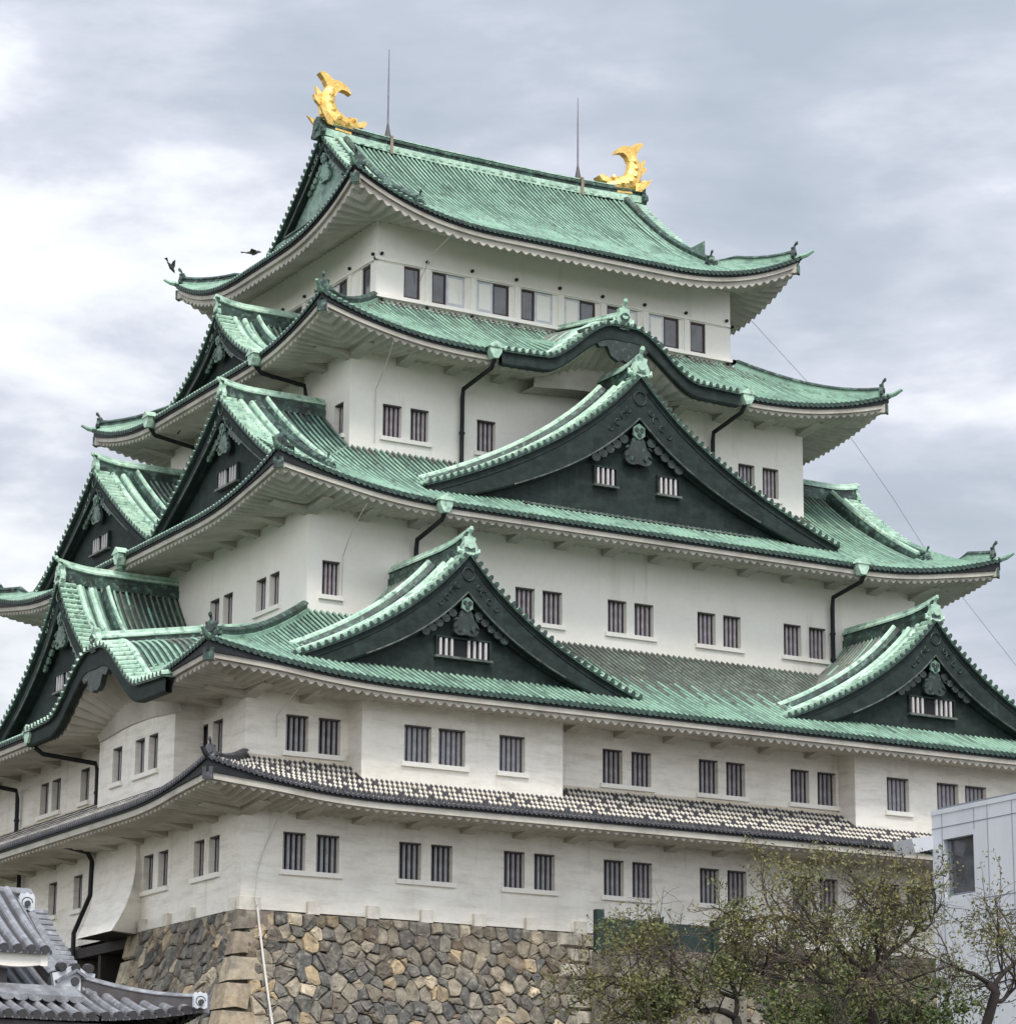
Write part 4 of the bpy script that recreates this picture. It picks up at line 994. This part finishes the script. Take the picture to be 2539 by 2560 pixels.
# ---- birds
def bird(pos, hd, span, lab, up):
    t = thing('bird', pos, lab, 'bird'); p = Vector(pos); d = Vector(hd).normalized(); a = Vector((-d.y, d.x, 0)).normalized()
    m = MB(); m.tube([tuple(p - d * .16 - Vector((0, 0, .01))), tuple(p - d * .09), tuple(p), tuple(p + d * .08 + Vector((0, 0, .015))), tuple(p + d * .12 + Vector((0, 0, .02))), tuple(p + d * .16 + Vector((0, 0, .01)))], [.006, .026, .042, .03, .024, .004], 8)
    for sg in (-1, 1):
        P = [p + a * (sg * .03) + d * .05, p + a * (sg * span * .5) + d * .07 + Vector((0, 0, up * .55)), p + a * (sg * span) - d * .02 + Vector((0, 0, up)), p + a * (sg * span * .55) - d * .05 + Vector((0, 0, up * .55)), p + a * (sg * .03) - d * .06]
        m.prism([tuple(v) for v in P], (0, 0, .008))
    m.prism([tuple(p - d * .12), tuple(p - d * .24 + a * .04), tuple(p - d * .24 - a * .04)], (0, 0, .008))
    m.build('bird_body', BIRD, t, smooth=False)
bird((-5.02, 4.32, 21.03), (.55, .3, -.5), .12, 'dark bird with raised wings above the left tip of the top roof', .13)
bird((-5.0, .33, 20.13 + .02), (.9, -.5, 0), .20, 'dark bird gliding with flat wings left of the top roof', .01)

# ================================================================== SMALL THINGS BY THE BASE
t = thing('board_fence', (-1.2, -8.3, 0), 'dark green board fence on the ledge at the right end of the stone base', 'fence')
for x in (-2.38, -1.22, -.09):
    m = MB(); m.box((x - .07, -8.32, 5.9), (x + .07, -8.20, 6.60 if x < -2 else 6.54)); m.build('fence_post', FENG, t)
m = MB()
for x0, x1 in ((-2.31, -1.29), (-1.15, -.16)):
    for i in range(4, 7): m.box((x0, -8.28, 5.20 + .18 * i + .006), (x1, -8.245, 5.38 + .18 * i))
m.build('fence_board', FENG, t)
m = MB(); m.box((-2.45, -8.9, 0), (.1, -8.15, 5.93)); m.build('fence_ledge', STONE2, t)

# ================================================================== MODERN LIFT TOWER
t = thing('lift_tower', (4, -15, 0), 'pale grey panelled modern building with one dark corner window, at the right edge', 'building')
X0, YB, YF, X1, ZT = 1.625, -12.0, -18.0, 7.0, 8.11
wy0, wy1, wz0, wz1 = -12.88, -12.20, 5.98, 7.74      # window opening in the left face (y, z)
m = MB(1)    # left face: u = -y
holes = [(12.28, 13.04, 6.66, 7.70)]
wall_face(m, 1, -X0, 12.0, 18.0, 0, 8.0, holes, .16)
m.k = 0; wall_face(m, 0, 18.0, X0, X1, 0, 8.0, []); wall_face(m, 3, X1, -18, -12, 0, 8.0, []); wall_face(m, 2, -12.0, -X1, -X0, 0, 8.0, [])
m.build('cladding', MBW, t)
m = MB(); m.box((X0 - .012, YF - .012, 8.0), (X1 + .01, YB + .012, 8.075), 0); m.box((X0 + .10, YF + .1, 8.075), (X1 - .1, YB - .05, 8.13), 1); m.build('parapet', [MBW, MBS], t)
m = MB()
for y in (-12.26, -13.07, -13.40, -14.0, -14.42, -14.85, -15.3, -15.75, -16.2, -16.65, -17.1, -17.5):
    z0_, z1_ = (7.66, 8.0) if y > -13.3 and y < -12.4 else (0, 8.0)
    m.box((X0 - .004, y - .006, z0_), (X0 + .01, y + .006, z1_))
for z in (7.78, 6.55, 6.30, 5.2, 4.1, 3.0):
    if z > 7: m.box((X0 - .005, -18, z - .006), (X0 + .01, -12, z + .006))
    else: m.box((X0 - .005, -18, z - .006), (X0 + .01, -13.07, z + .006)); m.box((X0 - .005, -12.26, z - .005), (X0 + .01, -12.0, z + .005))
m.build('panel_seams', MBS, t)
m = MB(); m.box((X0 + .12, -13.04, 6.66), (X0 + .16, -12.28, 7.70), 0)
m.box((X0 + .09, -12.36, 6.66), (X0 + .12, -12.30, 7.56), 1); m.box((X0 + .0, -13.04, 7.58), (X0 + .15, -12.28, 7.70), 2); m.box((X0 + .06, -13.04, 6.66), (X0 + .14, -12.28, 6.70), 1)
m.build('window', [GLASS, MBS, MBW], t)
m = MB(); m.box((X0 - .008, -13.02, 5.4), (X0 + .005, -12.30, 6.60)); m.build('service_panel', MBW, t)
m = MB(); m.prism([(X0 - .43, -12.02, 7.60), (X0, -12.02, 7.68), (X0, -12.02, 7.46), (X0 - .36, -12.02, 7.37)], (0, .5, 0)); m.build('canopy', MBW, t)

# ================================================================== FOREGROUND GATEHOUSE
cx, cy, cz = -17.956, -27.283, 2.74
gh = thing('gatehouse', (cx - 3, cy + 2, 0), 'nearby gatehouse with a grey tiled hip and gable roof, in the lower left corner', 'building')
HT, DP, GX = 1.07, 2.02, .93
def fh(d, c=9): s_ = d / DP; return HT * (.52 * s_ + .48 * s_ * s_) + .13 * max(0, 1 - c / 1.3) ** 2 * max(0, 1 - d / 1.4)
LEN = 6.0; p = .1175
def ghroof(name, U0, U1, depthf, zf, place, parent, cap=True, cap_m=1):
    m = MB(); n = int((U1 - U0) / p); prev = None; cols = []
    prof = [(-.5, 0), (-.30, 0), (-.26, .45), (-.14, .90), (0, 1), (.14, .90), (.26, .45), (.30, 0)]
    for i in range(n):
        uc = U1 - p * (i + .5)
        for a_, b_ in prof: cols.append((uc - a_ * p, b_ * .046, i))
    for u, hh, i in cols:
        dm = depthf(u); cur = [m.v(place(u, 0, zf(u, 0) - .03 + hh * .2))]
        for j in range(13): cur.append(m.v(place(u, dm * j / 12, zf(u, dm * j / 12) + hh)))
        if prev and abs(prev[1] - dm) < .6:
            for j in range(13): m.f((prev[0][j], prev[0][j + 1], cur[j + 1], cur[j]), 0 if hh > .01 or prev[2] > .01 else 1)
        prev = (cur, dm, hh)
    for i in range(n):
        uc = U1 - p * (i + .5); c0 = Vector(place(uc, -.004, zf(uc, 0) + .008)); c1 = Vector(place(uc, .05, zf(uc, 0) + .012))
        m.tube([tuple(c0), tuple(c1)], .038, 10, 1)
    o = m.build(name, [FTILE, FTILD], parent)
    return o
front = ghroof('roof', -LEN, 0, lambda u: DP if u < -GX else max(0.0, -u), lambda u, d: fh(d, -u), lambda u, d, z: (cx + u, cy + d, cz + z), gh)
ghroof('roof_slope', -LEN, 0, lambda u: DP if u < -GX else max(0.0, -u), lambda u, d: fh(d, -u), lambda u, d, z: (cx + u, cy + 2 * DP - d, cz + z), front)
ghroof('roof_slope', -2 * DP, 0, lambda u: min(GX + .1, -u, 2 * DP + u), lambda u, d: fh(d, min(-u, 2 * DP + u)), lambda u, d, z: (cx - d, cy - u, cz + z), front)
def cap_ridge(m, P, wd, h, mi=0, side=1):
    m.sweep(P, [(-wd, -.04), (-wd, h * .72), (-wd * 1.15, h * .74), (-wd * 1.15, h * .80), (-wd * .75, h * .95), (0, h * 1.03), (wd * .75, h * .95), (wd * 1.15, h * .80), (wd * 1.15, h * .74), (wd, h * .72), (wd, -.04)], mi,
            mats=[side, mi, mi, mi, mi, mi, mi, mi, mi, side, side])
m = MB()
cap_ridge(m, [(cx - LEN + .3 * i, cy + DP, cz + HT - .02) for i in range(int((LEN - GX + .12) / .3) + 1)] + [(cx - GX + .12, cy + DP, cz + HT - .02)], .075, .21, 0, 1)
for sy in (1, -1):
    Pk = [(cx - GX - .06, cy + DP - sy * (DP - (GX - .1) - .02) * (1 - t) ** 1 * 0 - sy * (DP - GX + .08) * t, cz + fh(DP - (DP - GX + .08) * t) + .01) for t in [i / 14 for i in range(15)]]
    cap_ridge(m, Pk, .072, .12, 0, 1)
    Pr = [(x + .17, y, z) for x, y, z in Pk]; m.sweep(Pr, [(-.04, -.02), (-.035, .04), (0, .055), (.035, .04), (.04, -.02)], 0)
    Ph = [(cx - d, cy + (d if sy > 0 else 2 * DP - d), cz + fh(d, d) + .0) for d in [GX + .05 - (GX + .05) * i / 12 for i in range(13)]]
    cap_ridge(m, Ph, .06, .115, 0, 1)
for i in range(19):      # transverse verge tiles
    for sy in (1, -1):
        t = (i + .5) / 19; d = DP - (DP - .62) * t; y = cy + (d if sy > 0 else 2 * DP - d); z = cz + fh(d) + .015
        m.tube([(cx - GX + .12, y, z), (cx - GX + .27, y, z - .004)], .036, 8, 0); m.box((cx - GX - .02, y - .06, z - .045), (cx - GX + .15, y + .06, z - .02), 1)
m.build('ridge', [FTILE, BRICK], gh)
def oni(m, p, ax, s_, mi=0):
    """white plastered ridge-end tile with a dark boss; ax 'x' or 'y' = the way it faces"""
    x, y, z = p
    sh = [(-.5, 0), (-.5, .75), (-.38, 1.0), (-.2, .92), (0, 1.05), (.2, .92), (.38, 1.0), (.5, .75), (.5, 0), (.25, -.12), (0, 0), (-.25, -.12)]
    if ax == 'x':
        m.prism([(x, y + a_ * s_, z + b_ * s_) for a_, b_ in sh], (.03, 0, 0), mi)
        m.tube([(x + .025, y, z + .35 * s_), (x + .05, y, z + .35 * s_)], .19 * s_, 10, 1)
        m.tube([(x + .03, y + .36 * s_ * math.cos(t * .7), z + (.42 + .33 * math.sin(t * .7)) * s_) for t in range(8)], .035 * s_, 5, 2)
    else:
        m.prism([(x + a_ * s_, y, z + b_ * s_) for a_, b_ in sh], (0, -.03, 0), mi)
        m.tube([(x, y - .025, z + .35 * s_), (x, y - .05, z + .35 * s_)], .19 * s_, 10, 1)
        m.tube([(x + .36 * s_ * math.cos(t * .7), y - .03, z + (.42 + .33 * math.sin(t * .7)) * s_) for t in range(8)], .035 * s_, 5, 2)
def tile_end(p, ax, s_):
    m = MB(); oni(m, p, ax, s_); 
    x, y, z = p
    if ax == 'x': m.box((x - .12, y - .5 * s_ - .02, z + .98 * s_), (x + .07, y + .5 * s_ + .02, z + 1.1 * s_), 3)
    m.build('ridge_end_tile', [SHOJI, FTILD, FTILD, FTILE], gh)
tile_end((cx - GX + .06, cy + DP - .09, cz + HT + .0), 'y', .14); 
tile_end((cx - .08, cy - .02, cz + .13), 'y', .12)
m = MB(); x, y, z = cx - GX + .06, cy + GX - .20, cz + fh(GX - .18) + .02      # gable-shaped end tile at the foot of the descending ridge
m.prism([(x - .17, y, z - .02), (x - .20, y, z + .12), (x - .08, y, z + .15), (x, y, z + .21), (x + .08, y, z + .15), (x + .18, y, z + .13), (x + .15, y, z - .02)], (0, .05, 0), 0)
m.tube([(x, y - .02, z + .06), (x, y, z + .06)], .035, 10, 1); m.sweep([(x - .17, y - .02, z + .05), (x, y - .02, z + .15)], [(-.02, -.012), (.02, -.012), (.02, .012), (-.02, .012)], 2); m.sweep([(x, y - .02, z + .15), (x + .16, y - .02, z + .05)], [(-.02, -.012), (.02, -.012), (.02, .012), (-.02, .012)], 2)
for dx in (-.12, 0, .12): m.tube([(x + dx, y - .03, z + .17), (x + dx, y + .06, z + .18)], .038, 8, 1)
m.build('ridge_end_tile', [SHOJI, FTILD, FTILE], gh)
# small raised roof on the front slope
lo = ghroof('raised_roof', -LEN + .2, -1.20, lambda u: .95, lambda u, d: .56 + .50 * d + .12 * d * d, lambda u, d, z: (cx + u, cy + .42 + d, cz + z), gh)
m = MB(); n = 24; r0, r1 = [], []
for i in range(60):
    u = -LEN + .2 + (LEN - 1.42) * i / 59; r0.append((cx + u, cy + .47, cz + .535)); r1.append((cx + u, cy + .47, cz + .46 - .035 * abs(math.sin(u * 5.2))))
r2 = [(a_, b_ + .10, c_) for a_, b_, c_ in r1]
m.grid([r0, r1, r2]); m.prism([(cx - 1.22, cy + .46, cz + .54), (cx - 1.22, cy + .46, cz + .44), (cx - 1.22, cy + 1.3, cz + .90), (cx - 1.22, cy + 1.3, cz + 1.04)], (-.06, 0, 0)); m.build('raised_eave', PLAS, lo)
m = MB(); m.box((cx - LEN, cy + .62, cz + .05), (cx - 1.5, cy + 1.4, cz + .42)); m.build('raised_wall', BRICK, lo)
m = MB()       # row of curved pan tiles below it
for i in range(40):
    u = -1.02 - p * i
    pts = [(cx + u + p * .5 * math.cos(math.pi + math.pi * j / 6), cy + .30, cz + fh(.30) + .075 + .03 * math.sin(math.pi + math.pi * j / 6)) for j in range(7)]
    m.prism(pts + [(cx + u + p * .5, cy + .30, cz + fh(.3) + .10), (cx + u - p * .5, cy + .30, cz + fh(.3) + .10)], (0, .22, .10), 0)
m.build('pan_tile_row', FTILE, lo)
m = MB(); m.box((cx - LEN, cy + .35, 0), (cx - .35, cy + 2 * DP - .35, cz - .06)); m.build('wall', PLAS, gh)
m = MB(); m.prism([(cx - LEN + .02, cy + d_, cz + fh(min(d_, 2 * DP - d_)) - .02) for d_ in [2 * DP * i / 24 for i in range(25)]] + [(cx - LEN + .02, cy + 2 * DP, cz - .06), (cx - LEN + .02, cy, cz - .06)], (-.04, 0, 0)); m.build('end_wall', PLAS, gh)
m = MB(); m.box((cx - LEN, cy + .06, cz - .10), (cx - .06, cy + 2 * DP - .06, cz - .035)); m.build('eave_board', BRICK, gh)
m = MB(); m.box((cx - GX - .04, cy + .9, cz + .2), (cx - GX + .0, cy + 2 * DP - .9, cz + .45)); m.poly([(cx - GX - .01, cy + .8, cz + .3), (cx - GX - .01, cy + 2 * DP - .8, cz + .3), (cx - GX - .01, cy + DP, cz + HT)]); m.build('gable_panel', PLAS, gh)
# low tiled wall between gatehouse and stone base
t = thing('tiled_wall', (-9.9, -5.0, 0), 'short dark tiled wall top in front of the side gate of the stone base', 'wall')
m = MB(1); m.box((2.6, -10.35, 0), (4.3, -10.1, 3.95)); m.build('wall_body', PLAS, t)
m = MB(1)
for i in range(13):
    u = 2.6 + .13 * i + .06; m.tube([(u, -10.55, 3.95), (u, -10.22, 4.12)], .05, 8); m.tube([(u, -9.9, 3.95), (u, -10.22, 4.12)], .05, 8)
m.tube([(2.6, -10.22, 4.18), (4.35, -10.22, 4.18)], .07, 8); m.build('wall_tiles', GTILE, t)

# ================================================================== TREES
def noise3(p):
    return (math.sin(p[0] * 2.9 + 1.3 * math.sin(p[2] * 3.7)) + math.sin(p[1] * 3.3 + 1.7 * math.sin(p[0] * 2.1)) + math.sin(p[2] * 4.1 + 1.1 * math.sin(p[1] * 2.7))) / 3
def tree(label, trunk, limbs, seed, leafm, dens, top_bias, lsz=.0175, reach=1.0, fcut=-.15):
    R = random.Random(seed); base_ = (trunk[0][0], trunk[0][1], 0)
    t = thing('tree', base_, label, 'tree', None)
    tm = MB(); tw = MB(); lf = MB(); tmi = []
    t0 = Vector(trunk[0]); full = [(t0.x - .03, t0.y + .05, -.05), (t0.x + .03, t0.y, t0.z * .5)] + list(trunk)
    tm.tube(full, [.07, .06] + [.046 - .012 * i / len(trunk) for i in range(len(trunk))], 9)
    def rv(s_): return Vector((R.gauss(0, s_), R.gauss(0, s_), R.gauss(0, s_)))
    def grow(p, d, L_, r, lev):
        n = 4; P = [Vector(p)]; q = Vector(p); dd = Vector(d).normalized(); 
        for i in range(n):
            dd = (dd + rv(.20) + Vector((0, 0, .06 if lev < 3 else -.05))).normalized(); q = q + dd * (L_ / n); P.append(q.copy())
        tgt = tm if lev <= 1 else tw
        tgt.tube([tuple(x) for x in P], [r * (1 - .55 * i / n) for i in range(n + 1)], 5 if lev < 2 else 3, 0, caps=False)
        if lev < 3:
            k_ = {0: 5, 1: 5, 2: 4}[lev]
            for i in range(k_):
                f_ = .25 + .75 * (i + R.random() * .6) / k_; a_ = P[min(n - 1, int(f_ * n))].lerp(P[min(n, int(f_ * n) + 1)], min(1, f_ * n - int(f_ * n)))
                loc = (P[min(n, int(f_ * n) + 1)] - P[min(n - 1, int(f_ * n))]) if f_ < 1 else dd
                nd = (loc.normalized() * .75 + rv(.62)).normalized()
                grow(a_, nd, L_ * R.uniform(.42, .72), r * .55, lev + 1)
        if lev >= 2:
            tip = P[-1]; den = noise3(tip * 2.3) + top_bias * (tip.z - 3.3)
            if den > fcut:
                for _ in range(int(dens * (.5 + min(1.5, den - fcut)))):
                    c_ = P[R.randint(1, n)] + rv(.030) - Vector((0, 0, .02)); a_ = rv(1).normalized(); b_ = a_.cross(rv(1)).normalized(); s_ = lsz * R.uniform(.6, 1.25)
                    lf.poly([tuple(c_ + a_ * s_), tuple(c_ + b_ * s_ * .45), tuple(c_ - a_ * s_), tuple(c_ - b_ * s_ * .45)])
    for L_ in limbs:
        pts = [Vector(x) for x in L_[0]]; r0, r1 = L_[1]
        # subdivide with slight wander
        Q = [pts[0]]
        for a_, b_ in zip(pts, pts[1:]): Q += [a_.lerp(b_, .5) + rv(.018), b_]
        n = len(Q); tm.tube([tuple(x) for x in Q], [.72 * (r0 + (r1 - r0) * i / (n - 1)) for i in range(n)], 7)
        for i in range(1, n):
            for _ in range(1 if i < n - 1 and i % 2 else 2):
                d = (Q[i] - Q[i - 1]).normalized(); nd = (d * .6 + rv(.55) + Vector((0, 0, .22))).normalized()
                grow(Q[i], nd, R.uniform(.38, .62) * reach, r1 * .75, 1)
    tm.build('trunk', BARKM, t, smooth=True); tw.build('twigs', TWIG, t); lf.build('foliage', leafm, t)
    return t
tree('broad spreading tree with thin yellow green leaves, left of the pale tower', [(-13.21, -29.97, 2.23), (-13.3, -30.08, 2.77), (-13.37, -30.13, 3.05), (-13.39, -30.15, 3.17)], [
    ([(-13.36, -30.12, 3.04), (-13.6, -30.12, 3.07), (-13.85, -30.21, 3.07), (-14.24, -30.22, 3.07), (-14.48, -30.21, 3.1)], (.032, .014)),
    ([(-13.38, -30.13, 3.11), (-13.33, -30.21, 3.28), (-13.18, -30.21, 3.38), (-12.97, -30.26, 3.52), (-12.84, -30.29, 3.6)], (.042, .012)),
    ([(-13.33, -30.21, 3.26), (-13.32, -30.25, 3.39), (-13.29, -30.2, 3.55), (-13.3, -30.13, 3.70), (-13.25, -30.1, 3.80)], (.030, .012)),
    ([(-13.38, -30.15, 3.17), (-13.51, -30.1, 3.26), (-13.73, -30.14, 3.42), (-13.95, -30.16, 3.51), (-14.18, -30.16, 3.56), (-14.38, -30.17, 3.57), (-14.56, -30.17, 3.5)], (.036, .012)),
    ([(-13.73, -30.14, 3.42), (-13.7, -29.98, 3.55), (-13.65, -29.82, 3.68)], (.022, .010)),
    ([(-13.34, -30.12, 3.0), (-13.74, -30.37, 3.02), (-13.96, -30.57, 2.91), (-14.05, -30.58, 2.71)], (.028, .010)),
    ([(-13.36, -30.0, 3.0), (-13.2, -29.8, 3.2), (-12.95, -29.7, 3.35)], (.028, .010))], 3, LEAFY, 14, .7, fcut=.14, reach=.86)
tree('low tree with arching dark limbs and yellowing leaves, in front of the green fence', [(-14.65, -30.26, 1.98), (-14.77, -30.35, 2.52), (-14.85, -30.36, 2.73)], [
    ([(-14.85, -30.36, 2.73), (-15.06, -30.38, 2.78), (-15.23, -30.41, 2.8), (-15.44, -30.39, 2.74), (-15.64, -30.37, 2.68)], (.040, .014)),
    ([(-14.85, -30.36, 2.73), (-14.81, -30.32, 2.91), (-14.83, -30.25, 3.08), (-14.74, -30.19, 3.14), (-14.36, -30.2, 3.2), (-13.99, -30.17, 3.22)], (.030, .012)),
    ([(-14.83, -30.25, 3.08), (-14.99, -30.25, 3.0), (-15.16, -30.23, 2.88), (-15.35, -30.23, 2.87), (-15.69, -30.17, 2.85), (-15.85, -30.13, 2.80)], (.024, .010)),
    ([(-14.82, -30.31, 2.89), (-15.0, -30.14, 3.0), (-15.13, -30.0, 3.12), (-15.18, -29.9, 3.22)], (.024, .010)),
    ([(-15.23, -30.41, 2.8), (-15.35, -30.26, 2.88), (-15.52, -30.08, 2.95), (-15.70, -29.98, 3.0)], (.026, .010))], 5, LEAFY, 18, -.1, fcut=-.02, reach=.9)
tree('dark trunked tree in front of the pale tower at the right edge', [(-12.79, -30.8, 2.21), (-12.83, -30.93, 2.72), (-12.8, -31.03, 2.98), (-12.86, -31.01, 3.05)], [
    ([(-12.86, -31.01, 3.05), (-13.04, -30.95, 3.14), (-13.14, -30.9, 3.18)], (.030, .012)),
    ([(-12.8, -31.03, 2.98), (-12.71, -31.01, 3.13), (-12.57, -30.99, 3.22), (-12.40, -31.02, 3.32), (-12.24, -31.04, 3.40)], (.034, .012)),
    ([(-12.8, -31.0, 2.9), (-12.55, -30.9, 3.0), (-12.3, -30.8, 3.1)], (.028, .010))], 9, LEAFY, 13, .2, fcut=.04)
tree('bushy low green tree behind the spreading tree, in front of the stone base', [(-12.6, -28.9, 1.6), (-12.6, -28.9, 2.3)], [
    ([(-12.6, -28.9, 2.3), (-12.5, -28.8, 2.7), (-12.45, -28.8, 3.0)], (.05, .016)), ([(-12.6, -28.9, 2.3), (-12.85, -28.8, 2.65), (-13.05, -28.75, 2.85)], (.045, .014)),
    ([(-12.6, -28.9, 2.3), (-12.3, -29.0, 2.6), (-12.1, -29.1, 2.8)], (.045, .014)), ([(-12.6, -28.9, 2.3), (-12.9, -29.1, 2.5), (-13.2, -29.3, 2.6)], (.04, .014)),
    ([(-12.6, -28.9, 2.4), (-12.4, -28.6, 2.7), (-12.1, -28.5, 2.95)], (.04, .014))], 15, LEAFG, 14, .0, lsz=.026, fcut=-.9, reach=1.0)
